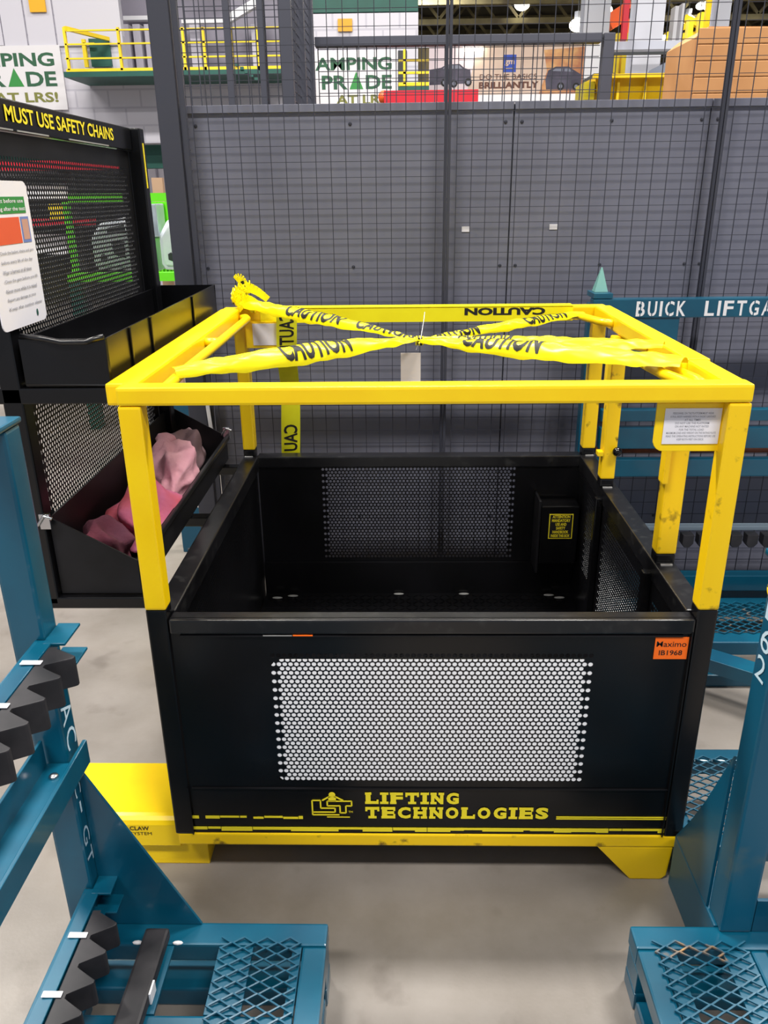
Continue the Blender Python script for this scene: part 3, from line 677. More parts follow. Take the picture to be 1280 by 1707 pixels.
part(MB().box(-.204, -.158, .10, 1.155, 0, .040), 'base_runner', TEAL, L, .005)
part(MB().box(-.69, -.646, .10, 1.155, 0, .040), 'base_runner', TEAL, L, .005)
for (x, y) in ((-.206, 1.160), (-.206, .03), (-.690, 1.160), (-.690, .03)): part(MB().box(x+.001, x+.049, y+.006, y+.074, .049, .103), 'base_block', TEAL, L, .002)
for a, b in ((-.375, -.305), (-.224, -.206)):
    part(MB().box(a, b, 1.037, 1.184, .142, .149), 'step_plate', TEAL, L, .001); part(MB().box(a, b, .17, .97, .142, .149), 'step_plate', TEAL, L, .001)
m = MB(); expanded(m, -.372, -.190, .30, 1.208, .150); m.build('expanded_mesh', TEAL, L, kind='stuff')
part(MB().box(-.545, -.462, .17, .97, .142, .149), 'floor_strip_bar', TEAL, L, .001)
part(MB().box(-.530, -.468, 1.037, 1.184, .142, .1495), 'floor_strip_bar', TEAL, L, .001)
fs_ = part(MB().box(-.530, -.480, .60, 1.205, .1505, .176), 'floor_dunnage', RUBBER, L, .006)
part(MB().box(-.480, -.4765, 1.055, 1.085, .1508, .178), 'cable_tie', WTIE, fs_, 0)
for x in (-.545, -.462): part(MB().ball((x, 1.190, .1505), .007, 8, sq=(1.6, .7, .5)), 'weld_bead', WHITE, L, 0)
channel(L, -.595, .860, .05, 1.262); teeth(L, -.594, .860, 1.178, 18, ties=(1.126, 1.006, .886))
channel(L, -.595, .284, .05, 1.245); teeth(L, -.592, .284, 1.150, 18, ties=(1.092, .972, .852))
c = part(MB().box(-.664, -.606, .05, 1.203, .588, .594).box(-.623, -.606, 1.203, 1.250, .588, .594).box(-.612, -.604, .05, 1.250, .560, .612).box(-.668, -.662, .05, 1.198, .588, .650), 'arm_channel', TEAL, L, .0015)
MB().ball((-.636, 1.165, .596), .009, 10, sq=(1, 1, .5)).build('bolt', CHROME, c, smooth=True)
def face_px(x): return lambda z0, y0, dz, dy: (lambda a, b: Vector((x, y0+dy*b, z0-dz*a)))
s = MB(); fx = -.6243
for ch, z, h in (('A', .708, .042), ('C', .652, .042), ('C', .544, .040), ('I', .490, .026), ('G', .428, .042), ('T', .372, .036)):
    letters(s, ch, plane_fn((fx, 1.213 if z > .6 else (1.2165 if ch == 'I' else 1.2075), z), (0, 0, -h), (0, .040 if z > .6 else (.006 if ch == 'I' else .0250), 0)), 0, bold=.0)
s.build('stencil_lettering', STEN, L, label='pale stencilled characters running down the post')
# ---- right rack
R = thing('stillage_rack', 'teal steel rack at the lower right edge with a rust-flecked mesh step', 'rack', (.85, .9, 0))
part(MB().box(.655, .720, 1.225, 1.290, .151, .975), 'post', TEALD, R, .006)
part(MB().box(.655, .720, .06, .12, .151, .975), 'post', TEAL, R, .006)
part(MB().box(.642, .735, .05, 1.30, .978, .990), 'top_rail', TEAL, R, .004)
part(MB().prism([(1.2915, .151), (1.2915, .545), (1.375, .36), (1.43, .255), (1.494, .151)], 'x', .6505, .6570), 'gusset', TEALD, R, .001)
part(MB().prism([(.7215, .151), (.7215, .235), (.79, .235), (.93, .151)], 'y', 1.228, 1.236), 'gusset', TEAL, R, .001)
part(MB().box(.475, 1.35, 1.186, 1.241, .104, .150), 'base_beam', TEAL, R, .005)
part(MB().box(.475, .518, .02, 1.184, .104, .150), 'base_beam', TEAL, R, .005)
part(MB().box(.520, .700, .960, 1.010, .104, .149), 'base_beam', TEAL, R, .005)
part(MB().box(.702, .735, .02, 1.184, .104, .150), 'base_beam', TEAL, R, .005)
part(MB().box(1.30, 1.35, .02, 1.184, .104, .150), 'base_beam', TEAL, R, .005)
part(MB().box(.475, 1.35, 1.165, 1.235, 0, .045), 'base_runner', TEAL, R, .005)
part(MB().box(.475, .520, .02, 1.155, 0, .040), 'base_runner', TEAL, R, .005)
part(MB().box(1.30, 1.35, .02, 1.155, 0, .040), 'base_runner', TEAL, R, .005)
for (x, y) in ((.476, 1.168), (.476, .03), (1.301, 1.168), (1.301, .03)): part(MB().box(x, x+.043, y, y+.066, .046, .103), 'base_block', TEAL, R, .002)
for a, b in ((.5205, .552), (.645, .700)): part(MB().box(a, b, 1.012, 1.184, .142, .149), 'step_plate', TEALR, R, .001)
m = MB(); expanded(m, .508, .700, .60, 1.206, .150); m.build('expanded_mesh', TEALR, R, kind='stuff')
part(MB().box(.737, .79, .40, 1.184, .142, .149), 'floor_strip_bar', TEAL, R, .001)
fs_ = part(MB().box(.742, .800, .60, 1.172, .1505, .190), 'floor_dunnage', RUBBER, R, .008)
part(MB().box(.7365, .7410, .70, 1.15, .151, .172), 'strip_edge', WHITE, R, .001)
part(MB().box(.650, .700, 1.243, 1.496, .001, .1495), 'side_beam', TEALD, R, .004)
part(MB().box(.677, .702, 1.497, 1.858, .001, .1495), 'side_beam', TEALD, R, .004)
part(MB().box(.702, 1.35, 1.765, 1.815, .104, .150), 'base_beam', TEAL, R, .005)
part(MB().box(.7025, 1.35, 1.46, 1.50, .104, .150), 'base_beam', TEAL, R, .005)
part(MB().box(1.30, 1.35, 1.243, 1.763, .0, .103), 'side_beam', TEAL, R, .005)
m = MB(); expanded(m, .695, .95, 1.490, 1.785, .150); m.build('expanded_mesh', TEALR, R, kind='stuff')
s = MB(); fx = .6537
for ch, z in (('1', .862), ('6', .800), ('2', .742)):
    letters(s, ch, plane_fn((fx, 1.278, z), (0, -.036 if ch != '1' else -.018, 0), (0, 0, .048)), 0, bold=.0)
s.build('stencil_lettering', STEN, R, label='pale stencilled digits on the post')
MB().tube([(.648, 1.262+.012*math.cos(a), .925+.012*math.sin(a)) for a in [k*.5236 for k in range(13)]], .0028, 6).build('pin_ring', YFAR, R, smooth=True)
# ---- far right rack with the painted header
K = thing('stillage_rack', 'teal steel rack beyond the basket with white stencilled lettering on its top beam', 'rack', (1.3, 2.6, 0))
hb = part(MB().box(.655, 2.05, 2.800, 2.850, 1.172, 1.236), 'header_beam', TEAL, K, .004)
part(MB().box(.655, .720, 2.852, 2.905, .151, 1.215), 'post', TEAL, K, .005)
part(MB().box(1.985, 2.05, 2.852, 2.905, .151, 1.215), 'post', TEAL, K, .005)
part(MB().box(.655, .720, 2.80, 2.905, 1.2375, 1.255), 'post_cap', TEAL, K, .002)
part(MB().add([(.665, 2.835, 1.256), (.71, 2.835, 1.256), (.71, 2.88, 1.256), (.665, 2.88, 1.256), (.686, 2.856, 1.335), (.690, 2.856, 1.335), (.690, 2.86, 1.335), (.686, 2.86, 1.335)], [(0, 1, 5, 4), (1, 2, 6, 5), (2, 3, 7, 6), (3, 0, 4, 7), (4, 5, 6, 7), (3, 2, 1, 0)]), 'stacking_guide', mat('pale_green_steel', (120, 176, 170), .5), K, 0)
s = MB()
def stencil(word, x, adv, z, h):
    for ch in word:
        gw = adv*(.22 if ch == 'I' else .74)
        letters(s, ch, plane_fn((x, 2.7990, z), (gw, 0, 0), (0, 0, h)), 0, bold=.022)
        if ch in 'BUCGA':
            s.box(x+gw*.44, x+gw*.54, 2.7982, 2.7988, z-.001, z+h+.001, 1)
        x += gw+adv*.24
    return x
stencil('BUICK', .802, .0405, 1.178, .050); stencil('LIFTGATE', 1.034, .0440, 1.178, .050)
s.build('stencil_lettering', [WHITE, TEAL], hb, label='white stencilled capitals')
part(MB().box(.796, .955, 2.806, 2.812, 1.035, 1.171), 'sign_plate', TEAL, K, .001)
for z0, z1 in ((.803, .846), (.700, .780), (.592, .660)): part(MB().box(.722, 1.983, 2.815, 2.850, z0, z1), 'cross_rail', TEAL, K, .004)
MB().tube([(.722, 2.86, .683), (1.983, 2.86, .683)], .013, 10).build('loose_pipe', RUST, K, smooth=True)
part(MB().box(1.02, 1.05, 2.795, 2.813, .655, .720), 'rail_bracket', TEAL, K, .002)
part(MB().box(.722, 1.983, 2.815, 2.850, .375, .392), 'cross_rail', mat('pale_steel_blue', (112, 128, 142), .5), K, .003)
for k in range(18):
    x = .90+.060*k
    part(MB().prism([(x-.021, .373), (x+.021, .373), (x+.021, .338), (x+.008, .322), (x-.012, .322), (x-.021, .335)], 'y', 2.775, 2.814), 'dunnage_tooth', RUBBER, K, .003)
part(MB().box(.722, 1.983, 2.80, 2.850, .125, .192), 'cross_rail', TEAL, K, .004)
part(MB().box(.700, 2.00, 2.375, 2.445, .100, .150), 'base_beam', TEAL, K, .005)
part(MB().box(.700, 2.00, 2.640, 2.700, .100, .150), 'base_beam', TEAL, K, .005)
part(MB().box(.700, 2.00, 2.845, 2.905, .0, .1495), 'base_beam', TEAL, K, .005)
part(MB().box(.700, .760, 2.447, 2.638, .100, .150), 'base_beam', TEAL, K, .005)
part(MB().box(1.94, 2.00, 2.447, 2.638, .100, .150), 'base_beam', TEAL, K, .005)
part(MB().bar((.93, 2.372, .125), (1.30, 2.10, .125), .075, .048), 'diagonal_plate', TEAL, K, .002)
part(MB().box(.700, 2.00, 2.335, 2.39, 0, .045), 'base_runner', TEAL, K, .005)
for x in (.74, 1.92): part(MB().box(x, x+.05, 2.38, 2.844, .0, .099), 'base_block', TEAL, K, .003)
m = MB(); expanded(m, .765, 1.935, 2.43, 2.660, .150, lx=.05, ly=.03); m.build('expanded_mesh', TEALR, K, kind='stuff')

# ================================================================== WIRE FENCE WITH GREY SHEETS
YW = 2.975; YS = 3.035
FN = thing('machine_fence', 'tall charcoal wire mesh fence backed with grey sheets, right behind the basket', 'fence', (.6, 3.0, 0))
xs = [-.775, .160, 1.075, 1.99]
for x in xs[:1]+xs[3:]:
    part(MB().box(x-.035, x+.035, YW-.02, YW+.05, 0, 2.75), 'fence_post', FENCE, FN, .004)
part(MB().box(-.735, -.717, YW-.008, YW+.008, .10, 2.72), 'panel_frame', FENCE, FN, .002)
for x in xs[1:3]:
    part(MB().box(x-.011, x-.001, YW-.008, YW+.008, .10, 2.72), 'panel_frame', WIRE, FN, .002)
    part(MB().box(x+.001, x+.011, YW-.008, YW+.008, .10, 2.72), 'panel_frame', FENCE, FN, .002)
for a, b in ((-.717, .148), (.172, 1.063), (1.087, 1.95)):
    for z in (.10, 2.70): part(MB().box(a, b, YW-.008, YW+.008, z, z+.02), 'panel_frame', FENCE, FN, .002)
    m = MB(); wires(m, lambda u, v: (u, YW, v), a+.02, b, .13, 2.69, .0512, .0500, .0025); m.build('wire_mesh', WIRE, FN, kind='stuff')
MB().box(.375, .402, YS+.0055, YS+.012, .06, 1.855).build('seam_strip', WIRE, FN); MB().box(1.03, 1.075, YS+.0055, YS+.012, .06, 1.855).build('seam_strip', WIRE, FN)
for a, b in ((-.728, .3855), (.3910, 1.05), (1.054, 2.02)):
    sh = part(MB().box(a, b, YS, YS+.004, .06, 1.862), 'backing_sheet', SHEET, FN, .0)
    part(MB().box(a, b, YS-.012, YS-.0005, 1.838, 1.862), 'sheet_flange', SHEET, sh, .001)
    n = MB()
    for xx in (a+.025, (a+b)/2, b-.025):
        for zz in (.35, .85, 1.33, 1.80): n.ball((xx, YS-.002, zz), .006, 6, sq=(1, .5, 1))
    n.build('sheet_bolts', WIRE, sh, kind='stuff')
for px, py in ((776, 382), (922, 378)):
    p = at(px, py, YS); MB().box(p.x-.014, p.x+.014, YS-.0035, YS-.001, p.z-.009, p.z+.009).build('small_sticker', PAPER, FN, label='small pale sticker')
# second fence further back
F2 = thing('machine_fence', 'second charcoal mesh fence further back with an open top rail and a corner return', 'fence', (0, 6, 0))
x0 = at(296, 80, 4.6).x; xc = at(478, 80, 4.6).x
for px in (296, 381, 437): x = at(px, 80, 4.6).x; part(MB().box(x-.016, x+.016, 4.58, 4.62, 0, 2.95), 'fence_post', FENCE, F2, .003)
part(MB().box(xc-.03, xc+.03, 4.57, 4.63, 0, 2.95), 'fence_post', FENCE, F2, .004)
m = MB(); wires(m, lambda u, v: (u, 4.6, v), x0, xc, 1.2, 2.92, .05, .05, .005); m.build('wire_mesh', WIRE, F2, kind='stuff')
m = MB(); wires(m, lambda u, v: (xc, u, v), 4.65, 5.72, 1.2, 2.92, .05, .05, .005, depth=(1, 0, 0)); m.build('wire_mesh', WIRE, F2, kind='stuff')
for y in (5.2, 5.74): part(MB().box(xc-.03, xc+.03, y-.03, y+.03, 0, 2.95), 'fence_post', FENCE, F2, .003)
xr = at(1011, 100, 5.79).x; zt = at(760, 60, 5.79).z; zb_ = at(760, 76, 5.79).z
part(MB().box(xc+.035, xr-.05, 5.74, 5.83, zb_, zt), 'top_rail', FENCE, F2, .004)
part(MB().box(xr-.035, xr+.035, 5.75, 5.83, 0, zt), 'fence_post', FENCE, F2, .004)
m = MB(); wires(m, lambda u, v: (u, 5.79, v), xc+.05, xr-.05, 1.5, zb_, .062, .062, .006); m.build('wire_mesh', WIRE, F2, kind='stuff')

# ================================================================== FAR BACKGROUND
def fb(px0, px1, py0, py1, y, d, mb=None, mi=0):      # box whose front face fills that part of the view at distance y
    pm = ((px0+px1)/2, (py0+py1)/2)
    a, b = at(px0, pm[1], y), at(px1, pm[1], y); t, u = at(pm[0], py0, y), at(pm[0], py1, y)
    return (mb or MB()).box(a.x, b.x, y, y+d, u.z, t.z, mi)
def fthing(o, label, cat, group=None): return tag(solo(o), label, cat, group)
# white block building with a mezzanine
bz = at(150, 240, 11).z
b1 = MB(); a = at(-700, 100, 11).x; b = at(200, 100, 11).x
b1.box(a, b, 11, 11.3, bz, 5.2); c = at(476, 140, 11).x; b1.box(b, c, 11, 11.3, bz, at(300, 127, 11).z)
o = b1.build('wall_office', BLOCK); o['kind'] = 'structure'
x0, x1 = at(500, 100, 11).x, at(697, 60, 11).x
o = MB().box(x0, x1, 11, 11.3, bz, at(600, 22, 11).z).build('wall_office', BLOCK); o['kind'] = 'structure'
o = MB().box(a, x1+.2, 11.32, 11.6, bz-.28, bz-.001).build('trim_1', DGREEN); o['kind'] = 'structure'
o = fb(500, 697, -10, 20, 11, .4).build('trim_2', DGREEN); o['kind'] = 'structure'
o = MB().box(a, x1, 13.6, 13.8, 0, bz-.3).build('wall_bay', DGREY); o['kind'] = 'structure'
o = fb(200, 480, -40, 126, 12.6, .2).build('wall_office', mat('grey_lilac_wall', (150, 146, 160), .6, noise=(96, 92, 104), nscale=1.2)); o['kind'] = 'structure'
for i, (p0, p1) in enumerate(((-60, -2), (0, 38), (41, 87), (90, 199))):
    q = fb(p0, p1, -30, 76, 10.97, .025).build('wall_cladding', WALLW); tag(solo(q), ('white cladding sheet at the very left edge, mostly cut off', 'narrow white cladding sheet just left of the amber board at the top left', 'white cladding sheet carrying the amber board at the top left', 'widest white cladding sheet, behind the left end of the walkway rail')[i], 'panel', 'white cladding sheets on the block wall')
fthing(fb(48, 75, -6, 20, 10.94, .02).build('orange_board', mat('amber_board', (226, 170, 30), .5)), 'amber square board high on the white wall at the top left', 'sign')
fthing(fb(563, 587, 31, 52, 10.97, .02).build('orange_board', mat('amber_board2', (222, 158, 34), .5)), 'amber square board on the white wall above the right camping banner', 'sign')
# mezzanine walkway, railing, door
MZ = thing('mezzanine_walkway', 'yellow railed walkway with a green edge beam on the white block building', 'walkway', (at(280, 120, 10.3).x, 10.5, 0))
YM = 10.2
fb(106, 476, 117, 126, YM, .795).build('edge_beam', DGREEN, MZ)
fb(110, 476, 112, 117, YM, .05).build('toe_board', YFAR, MZ)
for py in (48, 71, 95): fb(108, 476, py-1.3, py+1.3, YM, .03).build('hand_rail', YFAR, MZ)
for px in (110, 199, 262, 306, 340, 385, 430, 470): fb(px-2, px+2, 45, 117, YM, .04).build('rail_post', YFAR, MZ)
p = at(108, 47, YM); q = at(140, 62, 10.95)
MB().bar(p, (p.x+.25, 10.9, p.z), .04, .04).build('hand_rail', YFAR, MZ)
fb(138, 144, 65, 112, 10.85, .04).build('rail_post', YFAR, MZ); fb(138, 157, 71, 74, 10.85, .04).build('hand_rail', YFAR, MZ)
for k in range(5): fb(392+k*8, 398+k*8, 105+k*6, 110+k*6, YM-.02, .015).build('stair_tread', DGREEN, MZ)
fthing(fb(150, 184, 64, 111, 10.955, .03).build('steel_door', DGREEN), 'dark green door behind the yellow railing on the walkway', 'door')
fthing(fb(205, 262, 26, 33, 12.4, .15).build('canopy_beam', WHITE), 'white canopy edge above the walkway right of the green door', 'beam')
for k, (a_, b_) in enumerate(((208, 217), (224, 236), (243, 250), (318, 334), (420, 428))):
    D_ = fb(a_, b_, 40, 110, 12.3, .2); xd = [q[0] for q in D_.v]; D_.box(min(xd), max(xd), 12.3, 12.5, 0, min(q[2] for q in D_.v))
    tag(solo(D_.build('white_duct', mat('pale_lilac%d' % k, (196, 192, 204), .5))), ('leftmost pale duct behind the walkway rails', 'pale duct second from the left behind the walkway rails', 'pale duct just left of the grey fence post on the walkway', 'broad pale duct right of the bright lamp behind the mesh', 'rightmost pale duct behind the stairs of the walkway')[k], 'duct', 'pale ducts behind the walkway railing')
fthing(MB().bar(at(380, 33, 12), at(432, 2, 12), .09, .12, up=(0, 1, 0)).build('roof_edge', WHITE), 'sloping white roof edge seen through the mesh at the top', 'beam')
fthing(fb(302, 378, 32, 38, 12, .1).build('roof_edge', WHITE), 'level white roof edge seen through the mesh beside the sloping one', 'beam')
# camping banners
def banner(px0, px1, py0, py1, y, lab, mirror=False):
    m = MB(); A, Bq = at(px0, (py0+py1)/2, y), at(px1, (py0+py1)/2, y); zt_, zb2 = at((px0+px1)/2, py0, y).z, at((px0+px1)/2, py1, y).z
    m.box(A.x, Bq.x, y, y+.012, zb2, zt_); W = Bq.x-A.x; H = zt_-zb2
    o_ = lambda u, v: (A.x+W*u, y-.002, zb2+H*v)
    def tx(t, u0, u1, v0, v1, mi): letters(m, t, lambda a, b: Vector(o_(u0+(u1-u0)*a, v0+(v1-v0)*b)), mi, bold=.03)
    tx('AMPING', .05, .93, .68, .89, 1); tx('PR', .12, .42, .37, .60, 1)
    p_ = [o_(.44, .37), o_(.60, .37), o_(.52, .66)]; m.add(p_, [(0, 1, 2)], 2)
    tx('DE', .63, .93, .37, .60, 1); tx('AT LRS!', .28, .92, .12, .28, 3)
    return tag(solo(m.build('banner', [BANW, GTXT, GRNP, OTXT])), lab, 'banner')
banner(-62, 106, 76, 184, 10.955, 'white camping pride banner with green letters on the block wall at the left')
banner(519, 663, 84, 186, 10.985, 'white camping pride banner with green letters seen through the middle fence mesh')
fthing(fb(518, 529, 120, 900, 9.2, .1).build('purple_board', PURPLE), 'narrow purple board beside the right camping banner', 'board')
fthing(fb(492, 516, 130, 900, 9.1, .2).build('white_locker', WHITE), 'white box top standing left of the purple board', 'box')
# railed landing right of the banner
LD = thing('railed_landing', 'short landing with yellow rails and a green edge right of the camping banner', 'railing', (at(690, 120, 10.5).x, 10.6, 0))
fb(664, 715, 144, 151, 10.4, .595).build('edge_beam', DGREEN, LD); fb(664, 715, 137, 143, 10.4, .05).build('toe_board', YFAR, LD)
for py in (100, 121): fb(664, 715, py-2, py+2, 10.4, .04).build('hand_rail', YFAR, LD)
fb(672, 676, 82, 140, 10.4, .04).build('rail_post', YFAR, LD)
fthing(fb(664, 678, 84, 240, 10.98, .015).build('dark_door', DGREY), 'dark doorway behind the yellow landing rails', 'door')
fthing(fb(696, 715, 80, 136, 11.2, .2).build('brown_cabinet', mat('brown_steel', (84, 72, 40), .6)), 'brown steel cabinet behind the landing rails', 'cabinet')
# large vehicle banner
m = MB(); y = 13.0; px0, px1, py0, py1 = 715, 972, 74, 158
A, Bq = at(px0, 115, y), at(px1, 115, y); ztb, zbb = at(843, py0, y).z, at(843, py1, y).z; W = Bq.x-A.x; H = ztb-zbb
m.box(A.x, Bq.x, y, y+.02, zbb, ztb)
def Q(px, py, dy=.003): u = (px-px0)/(px1-px0); v = (py1-py)/(py1-py0); return (A.x+W*u, y-dy, zbb+H*v)
def poly(pts, mi, dy=.003): m.add([Q(a, b, dy) for a, b in pts], [tuple(range(len(pts)))], mi)
poly([(715, 74), (796, 74), (780, 150), (715, 150)], 1, .002)
poly([(905, 84), (972, 80), (972, 158), (900, 158), (912, 120)], 7, .002)
poly([(716, 114), (735, 111), (744, 106), (766, 105), (774, 112), (784, 115), (786, 132), (780, 138), (716, 140)], 2)
poly([(742, 107), (756, 107), (756, 113), (738, 113)], 3, .005); poly([(758, 107), (765, 107), (771, 113), (758, 113)], 3, .005)
poly([(910, 134), (914, 118), (926, 112), (948, 112), (960, 120), (970, 126), (970, 146), (966, 150), (912, 150)], 2)
poly([(920, 119), (928, 114), (938, 114), (938, 120)], 3, .005); poly([(941, 114), (947, 114), (955, 121), (941, 120)], 3, .005)
for cx_, cy_ in ((741, 136), (757, 138), (781, 136), (936, 145), (962, 146)):
    poly([(cx_+6*math.cos(t*.6283), cy_+7*math.sin(t*.6283)) for t in range(10)], 6, .006); poly([(cx_+3*math.cos(t*.6283), cy_+3.6*math.sin(t*.6283)) for t in range(10)], 3, .008)
poly([(838, 91), (860, 91), (860, 120), (838, 120)], 4, .004)
letters(m, 'gm', lambda a, b: Vector(Q(841+16*a, 110-10*b, .007)), 0, bold=.03); poly([(843, 113), (855, 113), (855, 115), (843, 115)], 0, .007)
letters(m, 'DO THE BASICS', lambda a, b: Vector(Q(800+96*a, 132-9*b, .006)), 5, bold=.0)
letters(m, 'BRILLIANTLY', lambda a, b: Vector(Q(799+100*a, 147-11*b, .006)), 5, bold=.04)
o = m.build('vehicle_banner', [BEIGE, BANP, CARDK, GLASSP, BLUE, BROWNP, BLK, WARMP]); tag(solo(o), 'large beige and pink banner with two dark vehicles and a blue square logo', 'banner')
o = fb(697, 985, 73, 500, 13.022, .3).build('wall_hall', WHITE); o['kind'] = 'structure'
fthing(fb(797, 972, 157, 169, 12.6, .42).build('white_ledge', WHITE), 'long white ledge along the foot of the vehicle banner', 'ledge')
m = fb(640, 797, 150, 172, 6.4, .14); p = at(640, 161, 6.4); r_ = (at(640, 150, 6.4).z-at(640, 172, 6.4).z)/2
rb = m.build('barrier_beam', RED); MB().tube([(p.x, 6.41, p.z), (p.x, 6.53, p.z)], r_, 16).build('rounded_end', ORGR, rb, smooth=True)
for px in (650, 780): fb(px, px+8, 171, 700, 6.45, .04).build('barrier_leg', RED, rb)
tag(rb, 'red barrier beam with a rounded orange end behind the grey sheets', 'barrier')
fthing(fb(773, 806, 79, 84, 12.9, .095).build('strip_lamp', LAMP), 'short glowing strip lamp at the top of the vehicle banner', 'lamp')
# yellow tipping bin, brown board crate, grey sheet heap
def tapered(px0, px1, px0b, px1b, py0, py1, y, d, name, m_, par=None):
    a, b = at(px0, py0, y), at(px1, py0, y); c, e = at(px0b, py1, y), at(px1b, py1, y)
    v = [(c.x, y+.05, c.z), (e.x, y+.05, c.z), (e.x, y+d-.05, c.z), (c.x, y+d-.05, c.z), (a.x, y, a.z), (b.x, y, a.z), (b.x, y+d, a.z), (a.x, y+d, a.z)]
    mm = MB().add(v, [(3, 2, 1, 0), (0, 1, 5, 4), (1, 2, 6, 5), (2, 3, 7, 6), (3, 0, 4, 7)]); t_ = .05
    mm.add([(a.x, y, a.z), (b.x, y, a.z), (b.x, y+d, a.z), (a.x, y+d, a.z), (a.x+t_, y+t_, a.z), (b.x-t_, y+t_, a.z), (b.x-t_, y+d-t_, a.z), (a.x+t_, y+d-t_, a.z)], [(0, 1, 5, 4), (1, 2, 6, 5), (2, 3, 7, 6), (3, 0, 4, 7)])
    zz = a.z-.12; mm.add([(a.x+t_, y+t_, a.z), (b.x-t_, y+t_, a.z), (b.x-t_, y+d-t_, a.z), (a.x+t_, y+d-t_, a.z), (a.x+.1, y+.1, zz), (b.x-.1, y+.1, zz), (b.x-.1, y+d-.1, zz), (a.x+.1, y+d-.1, zz)], [(0, 1, 5, 4), (1, 2, 6, 5), (2, 3, 7, 6), (3, 0, 4, 7), (4, 5, 6, 7)])
    return mm.build(name, m_, par)
YB_ = thing('tipping_bin', 'yellow steel tipping bin with a rolled rim beyond the fence at the upper right', 'bin', (at(1075, 150, 6.0).x, 6.2, 0))
tapered(992, 1160, 1000, 1150, 127, 175, 6.0, .5, 'bin_body', BINY, YB_)
fb(990, 1161, 122, 129, 5.95, .045).build('rim', BINY, YB_)
for px in (1030, 1075, 1120): fb(px-2, px+2, 129, 176, 5.985, .04).build('rib', BINY, YB_)
z_ = at(1075, 175, 6.0).z
for x in (at(1003, 175, 6.05).x, at(1138, 175, 6.05).x):
    for yv in (6.06, 6.36): MB().box(x, x+.07, yv, yv+.07, 0, z_).build('stand_leg', BINY, YB_)
fb(974, 991, 136, 166, 6.0, .3).build('side_pocket', mat('olive_yellow', (176, 160, 20), .5), YB_)
m = MB()
pts = [(1160, 62), (1182, 44), (1330, 44), (1330, 400), (1160, 400)]
v = [at(a_, b_, 4.9) for a_, b_ in pts]; vv = [(q_.x, q_.z) for q_ in v]; vv[0] = (v[0].x, v[0].z); vv[4] = (v[0].x, 0); vv[3] = (v[2].x, 0)
CB = thing('board_crate', 'tall brown board crate with a clipped upper corner behind the fence at the right', 'crate', (v[2].x-.3, 5.1, 0))
m.prism(vv, 'y', 4.9, 5.4); m.build('crate_side', CARD, CB)
k = 0; zz = .28
while zz < v[1].z-.04:
    x_l = v[0].x+.012 if zz < v[0].z else v[0].x+(v[1].x-v[0].x)*(zz-v[0].z)/(v[1].z-v[0].z)+.02
    MB().box(x_l, v[2].x-.01, 4.885, 4.8995, zz, zz+.075).build('board', CARD, CB, bevel=.004)
    zz += .0775
# grey sheets and dark lump on the bin
m = MB().prism([(at(1108, 122, 6.5).x, at(1108, 122, 6.5).z), (at(1160, 122, 6.5).x, at(1160, 122, 6.5).z), (at(1158, 96, 6.5).x, at(1158, 96, 6.5).z), (at(1130, 94, 6.5).x, at(1130, 94, 6.5).z)], 'y', 6.55, 7.2)
zb3 = at(1130, 122, 6.5).z; m.box(at(1115, 122, 6.5).x, at(1155, 122, 6.5).x, 6.7, 7.1, 0, zb3)
fthing(m.build('grey_hood', mat('slate_hood', (96, 102, 116), .5)), 'slate grey sloping machine hood behind the yellow bin', 'machine')
m = MB().box(at(990, 125, 6.6).x, at(1026, 125, 6.6).x, 6.6, 7.0, 0, at(1008, 122, 6.6).z)
fthing(m.build('dark_machine', DGREY), 'dark machine cabinet top left of the yellow bin rim', 'machine')
# columns, beams, pipe, robot arm
def col(px0, px1, y, lab, top=8.55):
    x0_, x1_ = at(px0, 60, y).x, at(px1, 60, y).x; cx_ = (x0_+x1_)/2
    c_ = MB().box(x0_, x1_, y-.02, y, 0, top).box(x0_, x1_, y+.3, y+.32, 0, top).box(cx_-.012, cx_+.012, y, y+.3, 0, top).build('steel_column', mat('column_white', (214, 216, 226), .5)); return tag(solo(c_), lab, 'column')
col(971, 1014, 15, 'white steel column left of the red pipe'); col(1057, 1104, 12.2, 'broad white steel column right of the red pipe'); col(1192, 1212, 14, 'slim white steel column above the brown crate')
fthing(fb(1015, 1160, 68, 82, 11.6, .2).build('cross_beam', mat('beam_grey_white', (196, 200, 214), .5)), 'pale grey cross beam passing in front of the broad white column', 'beam')
BB = fb(1018, 1157, 86, 90, 9.5, .06); xq = [q[0] for q in BB.v]; zq = min(q[2] for q in BB.v)
for x_ in (min(xq), max(xq)-.04): BB.box(x_, x_+.04, 9.51, 9.55, 0, zq)
fthing(BB.build('black_bar', DGREY), 'thin black bar just under the pale grey cross beam', 'beam')
fthing(fb(1020, 1110, 59, 66, 18, .1).box(at(1040, 60, 18).x, at(1040, 60, 18).x+.03, 18.02, 18.06, at(1060, 60, 18).z, 8.55).build('strip_lamp', LAMP), 'glowing strip lamp behind the broad white column', 'lamp')
fthing(fb(1040, 1049, -30, 67, 11.4, .08).build('red_pipe', RED), 'upright red pipe between the two white columns', 'pipe')
RA = thing('robot_arm', 'orange robot arm left of the upright red pipe', 'robot', (at(1030, 30, 16).x, 16, 0))
MB().bar(at(1014, 38, 16), at(1052, 14, 16), .25, .2, up=(0, 1, 0)).build('upper_arm', ORGR, RA)
MB().bar(at(1050, 16, 16), at(1050, 60, 16), .25, .2, up=(0, 1, 0)).build('lower_arm', ORGR, RA)
p = at(1050, 60, 16); MB().box(p.x-.3, p.x+.3, 15.7, 16.3, 0, p.z).build('pedestal', YFAR, RA)
